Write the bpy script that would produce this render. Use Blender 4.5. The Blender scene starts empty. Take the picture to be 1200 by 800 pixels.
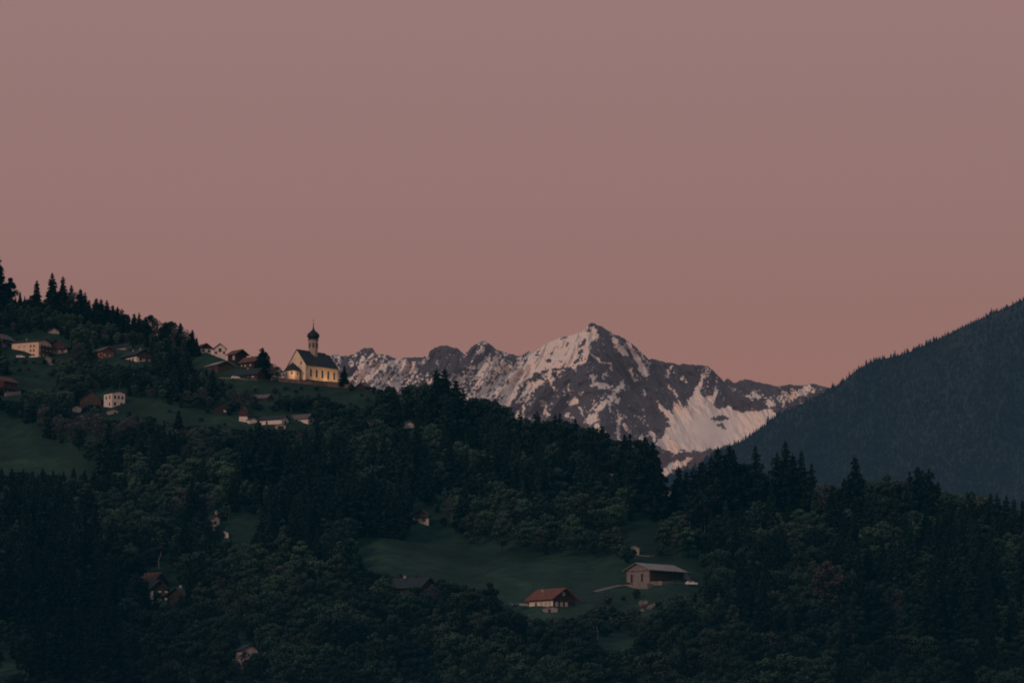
import bpy, bmesh, math, random
import numpy as np
from mathutils import Vector, Matrix
random.seed(7); rng = np.random.default_rng(11)
R = math.radians
scene = bpy.context.scene
COL = scene.collection

# ------------------------------------------------------------------ camera
F = 3400.0; HOR = 890.0
TH = math.atan((HOR-400)/F); CT, ST = math.cos(TH), math.sin(TH)
cam = bpy.data.cameras.new('camera'); camo = bpy.data.objects.new('camera', cam); COL.objects.link(camo)
cam.sensor_width = 36; cam.lens = 36*F/1200; cam.clip_start = 1; cam.clip_end = 120000
camo.rotation_euler = (math.pi/2+TH, 0, 0); scene.camera = camo
scene.render.resolution_x = 1024; scene.render.resolution_y = 682

def at(px, py, Y):
    x = (np.asarray(px, float)-600)/F; u = (400-np.asarray(py, float))/F
    dy = CT-u*ST; dz = ST+u*CT
    k = Y/dy
    return np.stack(np.broadcast_arrays(x*k, Y+0*k, dz*k), -1)

# ------------------------------------------------------------------ tags
def tag(o, label=None, cat=None, group=None, kind=None):
    if label: o['label'] = label
    if cat: o['category'] = cat
    if group: o['group'] = group
    if kind: o['kind'] = kind
    return o
def empty(name, loc=(0,0,0), rz=0, label=None, cat=None, group=None):
    o = bpy.data.objects.new(name, None); COL.objects.link(o)
    o.location = loc; o.rotation_euler = (0,0,rz); o.empty_display_size = .5
    return tag(o, label, cat, group)
def link(name, me, parent=None):
    o = bpy.data.objects.new(name, me); COL.objects.link(o); o.parent = parent
    return o
def npmesh(name, V, Fq, mat=None, smooth=False, tint=None, tintname='tint'):
    """V (n,3), Fq (m,3|4)"""
    me = bpy.data.meshes.new(name); V = np.asarray(V, np.float32); Fq = np.asarray(Fq, np.int32)
    n, k = Fq.shape
    me.vertices.add(len(V)); me.vertices.foreach_set('co', V.ravel())
    me.loops.add(n*k); me.loops.foreach_set('vertex_index', Fq.ravel())
    me.polygons.add(n); me.polygons.foreach_set('loop_start', np.arange(0, n*k, k, dtype=np.int32))
    me.polygons.foreach_set('loop_total', np.full(n, k, np.int32))
    if smooth: me.polygons.foreach_set('use_smooth', np.ones(n, bool))
    if tint is not None:
        a = me.color_attributes.new(tintname, 'FLOAT_COLOR', 'POINT')
        c = np.ones((len(V),4), np.float32); c[:, :3] = tint
        a.data.foreach_set('color', c.ravel())
    me.update(calc_edges=True); me.validate()
    if mat: me.materials.append(mat)
    return me

# ------------------------------------------------------------------ materials
HAZE_GLOW = (0.0006, 0.0047, 0.0072)      # blue evening haze, put into the foreground materials as faint emission
def mat(name, col, rough=.85, nscale=0, namt=.25, haze_glow=HAZE_GLOW, attr=None, objcol=False, bump=0, wave=None, spec=.2, stretch=None, coord='Object'):
    m = bpy.data.materials.new(name); m.use_nodes = True; nt = m.node_tree; nd = nt.nodes; lk = nt.links
    b = nd['Principled BSDF']; b.inputs['Roughness'].default_value = rough
    b.inputs['Specular IOR Level'].default_value = spec
    rgb = nd.new('ShaderNodeRGB'); rgb.outputs[0].default_value = (*col, 1); out = rgb.outputs[0]
    def mul(a, c):
        x = nd.new('ShaderNodeMix'); x.data_type = 'RGBA'; x.blend_type = 'MULTIPLY'; x.inputs[0].default_value = 1
        lk.new(a, x.inputs[6]); lk.new(c, x.inputs[7]); return x.outputs[2]
    if nscale:
        tc = nd.new('ShaderNodeTexCoord'); n = nd.new('ShaderNodeTexNoise'); n.inputs['Scale'].default_value = nscale
        n.inputs['Detail'].default_value = 5; src = tc.outputs[coord]
        if stretch:
            mp = nd.new('ShaderNodeMapping'); mp.inputs['Scale'].default_value = stretch; lk.new(src, mp.inputs[0]); src = mp.outputs[0]
        lk.new(src, n.inputs['Vector'])
        mr = nd.new('ShaderNodeMapRange'); lk.new(n.outputs[0], mr.inputs[0])
        mr.inputs[1].default_value = .3; mr.inputs[2].default_value = .7
        mr.inputs[3].default_value = 1-namt; mr.inputs[4].default_value = 1+namt
        cc = nd.new('ShaderNodeCombineColor'); [lk.new(mr.outputs[0], cc.inputs[i]) for i in range(3)]
        out = mul(out, cc.outputs[0])
        if bump:
            bp = nd.new('ShaderNodeBump'); bp.inputs['Strength'].default_value = bump; bp.inputs['Distance'].default_value = .3
            lk.new(n.outputs[0], bp.inputs['Height']); lk.new(bp.outputs[0], b.inputs['Normal'])
    if wave:
        tc = nd.new('ShaderNodeTexCoord'); w = nd.new('ShaderNodeTexWave'); w.inputs['Scale'].default_value = wave[0]
        w.bands_direction = wave[1]; w.inputs['Distortion'].default_value = .4
        lk.new(tc.outputs['Object'], w.inputs['Vector'])
        mr = nd.new('ShaderNodeMapRange'); lk.new(w.outputs['Fac'], mr.inputs[0]); mr.inputs[3].default_value = wave[2]; mr.inputs[4].default_value = 1.1
        cc = nd.new('ShaderNodeCombineColor'); [lk.new(mr.outputs[0], cc.inputs[i]) for i in range(3)]
        out = mul(out, cc.outputs[0])
    if attr:
        a = nd.new('ShaderNodeAttribute'); a.attribute_name = attr; out = mul(out, a.outputs['Color'])
    if objcol:
        oi = nd.new('ShaderNodeObjectInfo'); out = mul(out, oi.outputs['Color'])
    lk.new(out, b.inputs['Base Color'])
    b.inputs['Emission Color'].default_value = (*haze_glow, 1); b.inputs['Emission Strength'].default_value = 1
    return m
M = dict(
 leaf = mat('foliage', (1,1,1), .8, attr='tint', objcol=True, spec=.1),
 bark = mat('bark', (.014,.012,.011), .95, 3, .4),
 birchbark = mat('birch_bark', (.17,.15,.14), .8, 2, .5),
 greybark = mat('grey_bark', (.055,.048,.047), .9, 2, .4),
 tower = mat('weathered_plaster', (.36,.29,.23), .9, .8, .2),
 cream = mat('cream_plaster', (.72,.54,.40), .9, .6, .12),
 church = mat('church_plaster', (.72,.57,.42), .9, .4, .12),
 white = mat('white_plaster', (.66,.58,.52), .9, .7, .12),
 grey = mat('grey_plaster', (.30,.26,.25), .9, .6, .2),
 brownwood = mat('brown_boards', (.075,.048,.042), .85, 1.2, .3, wave=(2.2,'X',.6)),
 darkwood = mat('dark_boards', (.035,.024,.022), .85, 1.2, .3, wave=(2.2,'X',.6)),
 redwood = mat('red_brown_boards', (.075,.035,.032), .85, 1.0, .3, wave=(2.2,'X',.6)),
 orangewood = mat('orange_boards', (.24,.12,.08), .85, 1.0, .25, wave=(2.2,'X',.7)),
 barnwood = mat('weathered_boards', (.21,.185,.18), .9, .8, .3, wave=(1.6,'X',.65)),
 darkroof = mat('dark_slate', (.022,.027,.032), .6, .8, .3, wave=(3,'Z',.7)),
 churchroof = mat('church_slate', (.028,.033,.040), .6, .5, .25, wave=(2.2,'Z',.75)),
 greyroof = mat('grey_sheet_roof', (.27,.235,.225), .6, .35, .25, wave=(1.2,'Y',.8)),
 paleroof = mat('pale_roof', (.12,.10,.10), .7, .5, .25),
 redroof = mat('red_tiles', (.18,.068,.048), .8, .8, .25, wave=(3,'Z',.75)),
 orangeroof = mat('orange_tiles', (.14,.062,.052), .8, .8, .25, wave=(3,'Z',.75)),
 copper = mat('dark_green_copper', (.012,.022,.024), .5, 1, .3),
 metal = mat('dark_iron', (.02,.02,.02), .5),
 frame = mat('window_frame', (.5,.45,.42), .6),
 darkframe = mat('dark_window_frame', (.05,.035,.03), .6),
 glass = mat('window_glass', (.02,.025,.03), .12, spec=.6),
 paleglass = mat('curtained_glass', (.42,.40,.38), .25, spec=.6),
 stone = mat('stone_wall', (.12,.085,.075), .95, .9, .45, bump=.3),
 palestone = mat('pale_stone_wall', (.185,.16,.15), .95, .7, .35, bump=.3),
 rock = mat('boulder_rock', (.13,.115,.11), .95, .6, .5, bump=.6),
 gravel = mat('gravel', (.17,.135,.12), .95, .8, .3),
 carwhite = mat('white_car_paint', (.7,.68,.66), .3, spec=.5),
 carblue = mat('blue_car_paint', (.03,.06,.13), .3, spec=.5),
 tyre = mat('tyre_rubber', (.015,.015,.015), .9),
 fence = mat('fence_wood', (.25,.21,.19), .9, 1, .3),
)

# ------------------------------------------------------------------ small shape helper
class MB:
    def __init__(s): s.v=[]; s.f=[]
    def poly(s, pts, faces):
        k=len(s.v); s.v+= [tuple(p) for p in pts]; s.f += [tuple(i+k for i in f) for f in faces]; return s
    def box(s, x0,x1,y0,y1,z0,z1):
        return s.poly([(x0,y0,z0),(x1,y0,z0),(x1,y1,z0),(x0,y1,z0),(x0,y0,z1),(x1,y0,z1),(x1,y1,z1),(x0,y1,z1)],
            [(0,3,2,1),(4,5,6,7),(0,1,5,4),(1,2,6,5),(2,3,7,6),(3,0,4,7)])
    def extr_y(s, prof, y0, y1):      # profile (x,z) counter-clockwise seen from -Y
        n=len(prof); pts=[(x,y0,z) for x,z in prof]+[(x,y1,z) for x,z in prof]
        fs=[tuple(range(n)), tuple(range(2*n-1,n-1,-1))]+[(i,i+n,(i+1)%n+n,(i+1)%n) for i in range(n)]
        return s.poly(pts, fs)
    def lathe(s, prof, cx, cy, n=10, ph=0):   # (r,z)
        k=len(s.v)
        for r,z in prof:
            for i in range(n):
                a=2*math.pi*i/n+ph; s.v.append((cx+r*math.cos(a), cy+r*math.sin(a), z))
        for j in range(len(prof)-1):
            for i in range(n):
                a=k+j*n+i; b=k+j*n+(i+1)%n; s.f.append((a,b,b+n,a+n))
        s.f.append(tuple(k+i for i in range(n-1,-1,-1))); s.f.append(tuple(k+(len(prof)-1)*n+i for i in range(n)))
        return s
    def tube(s, p, q, r0, r1, n=6):
        p=Vector(p); q=Vector(q); d=(q-p).normalized(); a=d.orthogonal().normalized(); b=d.cross(a); k=len(s.v)
        for c,r in ((p,r0),(q,r1)):
            for i in range(n):
                t=2*math.pi*i/n; s.v.append(tuple(c+a*r*math.cos(t)+b*r*math.sin(t)))
        for i in range(n): s.f.append((k+i,k+(i+1)%n,k+n+(i+1)%n,k+n+i))
        s.f.append(tuple(k+i for i in range(n-1,-1,-1))); s.f.append(tuple(k+n+i for i in range(n)))
        return s
    def build(s, name, m, parent=None, smooth=False):
        me=bpy.data.meshes.new(name); me.from_pydata(s.v,[],s.f); me.materials.append(m)
        bm=bmesh.new(); bm.from_mesh(me); bmesh.ops.recalc_face_normals(bm, faces=bm.faces); bm.to_mesh(me); bm.free()
        if smooth: me.polygons.foreach_set('use_smooth',[True]*len(me.polygons))
        return link(name, me, parent)

# ------------------------------------------------------------------ numpy noise
_G={}
def vnoise(x, y, seed):
    if seed not in _G: _G[seed]=np.random.default_rng(seed).random((256,256))
    g=_G[seed]
    xi=np.floor(x).astype(int); yi=np.floor(y).astype(int); fx=x-xi; fy=y-yi
    fx=fx*fx*(3-2*fx); fy=fy*fy*(3-2*fy); xi&=255; yi&=255; x1=(xi+1)&255; y1=(yi+1)&255
    return (g[yi,xi]*(1-fx)+g[yi,x1]*fx)*(1-fy)+(g[y1,xi]*(1-fx)+g[y1,x1]*fx)*fy*1.0
def fbm(x,y,seed,o=5,ridge=False):
    s=0; a=1; t=0
    for i in range(o):
        n=vnoise(x*2**i+17*i,y*2**i+31*i,seed+i)
        if ridge: n=1-np.abs(2*n-1)
        s=s+a*n; t+=a; a*=.55
    return s/t
def inpoly(px,py,poly):
    c=np.zeros(np.shape(px),bool); n=len(poly)
    for i in range(n):
        x1,y1=poly[i]; x2,y2=poly[(i+1)%n]
        if y1==y2: continue
        k=((y1>py)!=(y2>py))&(px<(x2-x1)*(py-y1)/(y2-y1)+x1); c^=k
    return c

def seg_dist(px,py,a,b):
    ax,ay=a; bx,by=b; dx,dy=bx-ax,by-ay
    t=np.clip(((px-ax)*dx+(py-ay)*dy)/(dx*dx+dy*dy+1e-9),0,1)
    return np.hypot(px-ax-t*dx,py-ay-t*dy)
# ------------------------------------------------------------------ foreground hillside
SKY_X=[-600,-200,0,50,100,150,200,240,290,330,400,450,500,560,600,650,700,740,770,790,830,880,950,1000,1100,1200,1400,1800]
SKY_Y=[ 250, 330,352,360,372,382,398,412,432,443,448,462,482,500,512,526,546,572,594,596,590,590,592,594,602,618,640,650]
def skyl(px): return np.interp(px, SKY_X, SKY_Y)
DT_PY=[240,300,360,440,500,600,650,700,800,860,880]
DT_D =[1760,1655,1550,1410,1310,1150,1068,988,822,700,655]
def depth(px,py):
    px=np.asarray(px,float); py=np.asarray(py,float)
    d=np.interp(py,DT_PY,DT_D)
    env=np.clip((870-py)/80,0,1)
    d=d+env*(7*np.sin(px*.021+py*.013)+5*np.sin(px*.043-py*.035+1.3)+3*np.sin(px*.09+py*.05+.4))
    return d
def G(px,py): return Vector(at(px,py,float(depth(px,py))))
def build_ground():
    cols=np.concatenate([np.arange(-2600,-200,60), np.arange(-200,1400,4), np.arange(1400,3801,60)]).astype(float)
    nc=len(cols); rows=[]
    base=at(cols, 880., depth(cols, 880.))
    for f,z in ((0.05,-13),(.25,-12),(.5,-9),(.75,-5),(.92,-1)):
        p=base*f; p[:,2]=z; rows.append(p)
    rows.append(base)
    S=skyl(cols)
    nv=110
    for i in range(1,nv+1):
        py=880+(S-880)*i/nv; rows.append(at(cols,py,depth(cols,py)))
    top=rows[-1]
    for k,(dm,zf) in enumerate(((1.02,.99),(1.08,.9),(1.2,.62),(1.4,.3),(1.8,.1),(2.4,-.1))):
        p=top*dm; p[:,2]=top[:,2]*zf-(k>3)*10; rows.append(p)
    V=np.concatenate(rows); nr=len(rows)
    i=np.arange(nr-1)[:,None]*nc+np.arange(nc-1)[None,:]
    Fq=np.stack([i,i+1,i+nc+1,i+nc],-1).reshape(-1,4)
    k=len(V); s=60000.
    V=np.concatenate([V,[[-s,-s,-13.5],[s,-s,-13.5],[s,s,-13.5],[-s,s,-13.5]]]); Fq=np.concatenate([Fq,[[k,k+1,k+2,k+3]]])
    m=mat('meadow_grass',(.0112,.0335,.0215),.95,.03,.42,coord='Object',attr='tint'); nt=m.node_tree
    # second, finer variation: mown strips, dry tufts
    b=nt.nodes['Principled BSDF']; src=b.inputs['Base Color'].links[0].from_socket
    n2=nt.nodes.new('ShaderNodeTexNoise'); n2.inputs['Scale'].default_value=.16; n2.inputs['Detail'].default_value=8; n2.inputs['Roughness'].default_value=.7
    tc=nt.nodes.new('ShaderNodeTexCoord'); nt.links.new(tc.outputs['Object'],n2.inputs['Vector'])
    cr=nt.nodes.new('ShaderNodeValToRGB'); cr.color_ramp.elements[0].position=.32; cr.color_ramp.elements[0].color=(.5,.52,.55,1)
    cr.color_ramp.elements[1].position=.7; cr.color_ramp.elements[1].color=(1.9,1.55,1.3,1)
    nt.links.new(n2.outputs[0],cr.inputs[0])
    x=nt.nodes.new('ShaderNodeMix'); x.data_type='RGBA'; x.blend_type='MULTIPLY'; x.inputs[0].default_value=1
    nt.links.new(src,x.inputs[6]); nt.links.new(cr.outputs[0],x.inputs[7]); nt.links.new(x.outputs[2],b.inputs['Base Color'])
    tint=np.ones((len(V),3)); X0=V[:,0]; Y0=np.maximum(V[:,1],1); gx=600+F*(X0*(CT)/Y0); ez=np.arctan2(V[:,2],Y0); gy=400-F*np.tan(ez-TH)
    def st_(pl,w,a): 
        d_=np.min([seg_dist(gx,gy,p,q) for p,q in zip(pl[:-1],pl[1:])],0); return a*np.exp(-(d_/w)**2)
    dry_and_crest_light=st_([(412,627),(450,640),(500,652),(560,668),(620,686)],3.2,.55)+st_([(600,735),(640,722)],12,.45)+st_([(150,465),(230,484),(300,498)],4,.3)+st_([(0,540),(70,545)],6,.25)+st_([(255,450),(330,456),(400,462)],5,.2)+st_([(720,748),(745,752)],8,.4)  # crest highlight painted in as paler grass; also pale patches, darker ravine below
    dry_and_crest_light=dry_and_crest_light-st_([(745,600),(765,655)],22,.35)-st_([(430,610),(520,640),(640,650)],8,.15)
    tint*=1+dry_and_crest_light[:,None]*np.array([1.25,1.0,.75]); o=link('ground',npmesh('ground',V,Fq,m,True,tint=tint)); tag(o,'dark green grassy hillside falling into the valley',None,None,'structure')
build_ground()

# ------------------------------------------------------------------ snowy mountain
MX=[200,300,340,380,392,398,410,422,428,437,441.5,450.5,464,479,490,500,504.5,512,519.5,527,536,544.4,548,557,566,573.5,584,596,608,614,620,624.5,638,656,674,683,688,692,696,699.5,710,725,740,760,775,793,811,829,841,848.5,851.5,854.5,860.5,872.5,886,898,910,917,925,940,955,970,1010,1100,1250]
MY=[470,450,430,420,415,417,417.5,410,407.6,408.5,415,415.4,420.5,419.6,418,417.5,411,407,404,406.4,408.5,415.4,411.5,402.5,399,402.5,410,414.5,417.5,414.5,410,413.6,404,395,391.4,386.6,382,378.5,379,380,386,393.5,401.6,420.5,422.6,426.5,426.5,428.6,438.5,446.6,443,444.5,448.4,445,446.6,449,453,452,450.5,451,450,453,458,480,500]
def build_mountain():
    st=.7
    xs=np.arange(250,1200,st); nr=300
    sk=np.interp(xs,MX,MY); jag=(fbm(xs/5,xs*0+3.3,5,4)-.5)*5.2*np.interp(xs,[380,600,640,690,700,760,850,1000],[1,1,.35,.35,1,.8,.9,.6])
    v=np.linspace(0,1,nr)[:,None]
    bot=640.
    PX=np.broadcast_to(xs,(nr,len(xs))); PY=sk+(bot-sk)*v**1.15+jag*np.exp(-v*30)
    # relief: buttresses and gullies fall away from the summits
    side=np.tanh((PX-697)/25)
    gx=PX+side*-(PY-400)*.55
    r1=fbm(gx/34,PY/75,21,4,True); r2=fbm(gx/9+side,PY/22,33,4,True); r3=fbm(PX/3.2,PY/4.2,47,3)
    # broad faces of the main peak: left (snowy) and right face meet on an arete running down from the summit
    arete=np.interp(PY,[380,395,414,430,470,520],[699,703,692,684,700,712])
    face=-np.abs(PX-arete)*9*np.exp(-((PX-697)/110)**2)
    bw_=np.clip(1.25*np.exp(-(((PX-832)/44)**2+((PY-502)/26)**2)),0,1); cal=1-.975*bw_; ks=np.exp(-(np.arange(-60,61)/22.)**2); ks/=ks.sum(); sks=np.convolve(np.pad(sk,60,mode='edge'),ks,mode='valid')
    Dp=15200-(PY-sks)*16-((r1-.5)*620+(r2-.5)*190+(r3-.5)*40)*cal-face*.8
    Dp=np.where(v<.03,Dp*1+(0.03-v)*2500,Dp)
    P=at(PX,PY,Dp)
    # snow cover
    w1=fbm(PX/7,PY/7,201,4)-.5; w2=fbm(PX/7,PY/7,211,4)-.5; w3=fbm(PX/2.2,PY/2.2,221,3)-.5; w4=fbm(PX/2.2,PY/2.2,231,3)-.5
    QX,QY=PX,PY; PX=PX+w1*11+w3*4.0; PY=PY+w2*9+w4*3.2
    def gb(cx,cy,rx,ry,rot=0):
        c,s=math.cos(R(rot)),math.sin(R(rot)); dx=PX-cx; dy=PY-cy
        return np.exp(-(((dx*c+dy*s)/rx)**2+((-dx*s+dy*c)/ry)**2))
    h=QY-sk
    S=np.full(PX.shape,-.62)
    # left summits: streaky half cover
    S=np.where(PX<600,-.02,S)
    S-= 1.25*gb(524,421,23,19)+.95*gb(428,411,13,9)+.7*gb(405,428,9,18)+1.0*gb(580,407,11,7)+.6*gb(556,411,6,8)+.8*gb(596,421,9,5)+.6*gb(450,421,9,6)+.5*gb(485,443,14,6)+.5*gb(605,445,7,10)
    S+= .7*gb(478,430,13,10)+.6*gb(425,432,5,13,35)+.6*gb(559,402,4,5)+.6*gb(566,440,7,20)+.55*gb(587,440,14,22,25)+.4*gb(592,460,14,14)+.4*gb(465,450,14,8)+.4*gb(445,432,10,9)
    S-= .35*gb(500,455,20,14)+.3*gb(550,455,9,20)
    main=[(691,380),(700,385),(702.6,394.5),(693,398),(690.4,413.7),(682.5,427.7),(677,436.5),(672,430),(658,431),(651,429.5),(635,436.5),(625.6,433),(620,443.5),(626.5,454),(623,461),(607,465),(591.5,475),(586,468),(572,458),(580,440),(598,430),(605.5,424),(610.7,415),(624.8,406),(638.7,400),(656,390),(682.5,383)]
    S=np.where(inpoly(PX,PY,main),np.where(PX>618,.70,.28),S)
    S=np.where((PX>600)&(PX<625)&(PY>470),-.55,S)
    bowl=[(839,451),(843.6,459),(837,474),(846,477.6),(855,478.7),(875,484),(900,479),(912,487),(870,540),(855,519),(841.5,525),(819,526),(805.5,529),(792,530.5),(774,526),(768,519),(776,512.5),(780.7,503.5),(787,499),(769.5,473),(772,471),(789.7,485),(789,469),(792,470),(803,477.6),(810,467),(814.5,454),(817,447),(828,438),(831,432),(832,434),(825,446),(819,458),(822,463),(830,465),(836,462)]
    inb=inpoly(PX,PY,bowl); S=np.where(inb,.85,S)
    S-= inb*(1.5*gb(843,490.5,14,4.2)+1.1*gb(845,500,7,2.5,20)+1.2*gb(800,526,7,2.5)+.7*gb(786,516,5,1.6,-35)+.5*gb(857,508,2,2))
    strip=[(770,553),(787.5,544),(803,537),(812,537),(803,544),(787.5,553),(770,563)]
    low=(PY>531+np.maximum(0,(PX-800))*-.1)&(PX>700)&(PX<860)&~inb; S=np.where(low,-.95,S)
    S=np.where(inpoly(PX,PY,strip),.9,S)
    S=np.where((PX>860)&~inb,-.62,S)
    S+= 1.35*gb(886,463,11,4)+.9*gb(902,472,5,7)+.95*gb(925,464,26,5.5,-18)+.7*gb(948,456,10,5,-15)+.6*gb(849,465,5,4)+.7*gb(858,456,4,3)
    for w,g_,pl in [(2.6,1.5,[(715,392),(722,402),(733,416)]),(3.4,1.6,[(735,404),(744,416),(757,438)]),(1.8,1.2,[(748,409),(755,420),(759,428)]),(1.8,1.2,[(740,433),(745,446)]),
        (1.6,1.5,[(694.7,413),(699,421),(703.5,426),(712,425.5),(717,427),(716,432)]),(1.3,1.1,[(714,431),(708,440),(705,445)]),
        (1.9,1.5,[(694,440),(695.5,451),(702,451),(709,450),(716,453)]),(2.3,1.5,[(730,449),(724,456),(719,463),(712,470)]),(1.8,1.4,[(712,470),(704,471)]),(2.6,1.4,[(724,470),(728,467)]),
        (2.6,1.5,[(703,475),(697,480),(693,489)]),(2.0,1.4,[(693,489),(686,496)]),(3.2,1.4,[(668,472),(675,468)]),(1.6,1.2,[(655,463),(661,460)]),(2,1.3,[(669,459),(670,460)]),(2,1.3,[(681,459),(682,460)]),
        (3,1.3,[(637,482),(643,486)]),(2.2,1.3,[(664,487),(670,490)]),(4,1.3,[(699,500),(706,505)]),(2.4,1.3,[(690,497),(698,492)]),(1.7,1.4,[(724,492),(723,512)]),(3,1.3,[(733,502),(739,505)]),
        (1.5,1.1,[(633,470),(639,477),(646,473)]),(1.3,1.1,[(753,456),(756,466)]),(2.2,1.4,[(644,434),(644,449),(650,454)]),(3.4,1.4,[(628,452),(633,447)]),(2.4,1.3,[(654,438),(661,434)]),
        (2.6,1.2,[(750,513),(760,508),(766,514)]),(2.2,1.3,[(782,440),(786,428)]),(1.6,1.1,[(797,443),(802,442)]),(1.5,1.1,[(784,450),(788,455),(800,474)]),(1.8,1.2,[(720,470),(722,462)]),
        (1.5,1.3,[(719,456),(724,455)]),(2.0,1.2,[(681,476),(682,479)]),(1.3,1.1,[(715,474),(713,482)]),(1.5,1.1,[(693,470),(695,472)]),
        (1.6,1.1,[(393,414),(398,424)]),(1.5,1.1,[(436,413),(430,424),(424,430)])]:
        d=np.min([seg_dist(PX,PY,a,b) for a,b in zip(pl[:-1],pl[1:])],0); S=S+g_*np.exp(-(d/w)**2)
    for cx,cy,rx,ry,rt in [(662,394.5,5,2,-20),(645,412.5,3.4,1.7,-20),(644,421,3.6,2.2,0),(681,403,5.5,2.2,-40),(681,412,3.5,2.4,-45),(677.5,422,5,2.3,-20),(679,430,3.5,2,-40),(664,404,2.2,2.6,0),(660,424,1.8,1.2,0),(688,387,4,1.5,-25),(618,412,5,3.4,-30),(632,417,1.5,1.2,0),(656,422,2.2,1.2,0)]:
        S=S-1.5*gb(cx,cy,rx,ry,rt)
    S=S-.9*np.exp(-(seg_dist(PX,PY,(692,380),(716,394))/3.5)**2)-.3*np.exp(-(h/1.6)**2)*(np.abs(PX-655)>35)
    PX,PY=QX,QY
    sd=np.where(PX<697,.62,-.75)            # grain of the gullies
    a=PX+sd*(PY-400); 
    n=fbm(a/4.2,PY/8,61,5)-.5; n2=fbm(PX/1.9+PY/5,PY/1.6,71,3)-.5; n3=fbm(a/15,PY/22,81,3)-.5
    amp=np.where(PX<622,1.0,.62)
    amp=np.where(inb,.36,amp); amp=np.where(inpoly(PX,PY,main)&(PX>622),.62,amp)
    nr_=fbm(a/9,PY/15,101,4,True)-.62
    T=S+amp*(2.3*n+3.0*n2+1.3*n3+np.where(PX<622,1.5,.5)*nr_)-.25*(r2-.5)
    snow=np.clip(T/.12+.5,0,1)[...,None]
    rv=fbm(a/20,PY/40,91,5); rv2=fbm(a/3,PY/8,95,4)
    rock=np.array([.050,.050,.060])*(.55+.6*rv+.95*(rv2-.35))[...,None]
    warm=np.clip((PY-455)/70,0,1)[...,None]*np.array([.014,.007,.005])
    rock=rock+warm*(.5+rv[...,None])
    low3=low[...,None]&(snow<.5); rock=np.where(low3,np.array([.085,.058,.062]),rock)
    sv=fbm(PX/9,PY/5,99,4)
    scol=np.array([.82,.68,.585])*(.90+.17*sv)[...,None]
    colr=rock*(1-snow)+scol*snow
    # lengthen rows behind the skyline
    back=P[0]*1.12; back[:,2]*=.6
    V=np.concatenate([back[None],P]).reshape(-1,3); Cc=np.concatenate([colr[:1],colr]).reshape(-1,3)
    nc=len(xs); i=np.arange(nr)[:,None]*nc+np.arange(nc-1)[None,:]
    Fq=np.stack([i,i+nc,i+nc+1,i+1],-1).reshape(-1,4)
    m=mat('snow_and_rock',(1,1,1),.9,attr='tint',haze_glow=(.027,.026,.032),spec=.05)  # distant haze put in as an even glow over snow and rock
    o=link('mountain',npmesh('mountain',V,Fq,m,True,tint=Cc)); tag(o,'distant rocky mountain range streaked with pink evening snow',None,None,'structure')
build_mountain()

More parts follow.
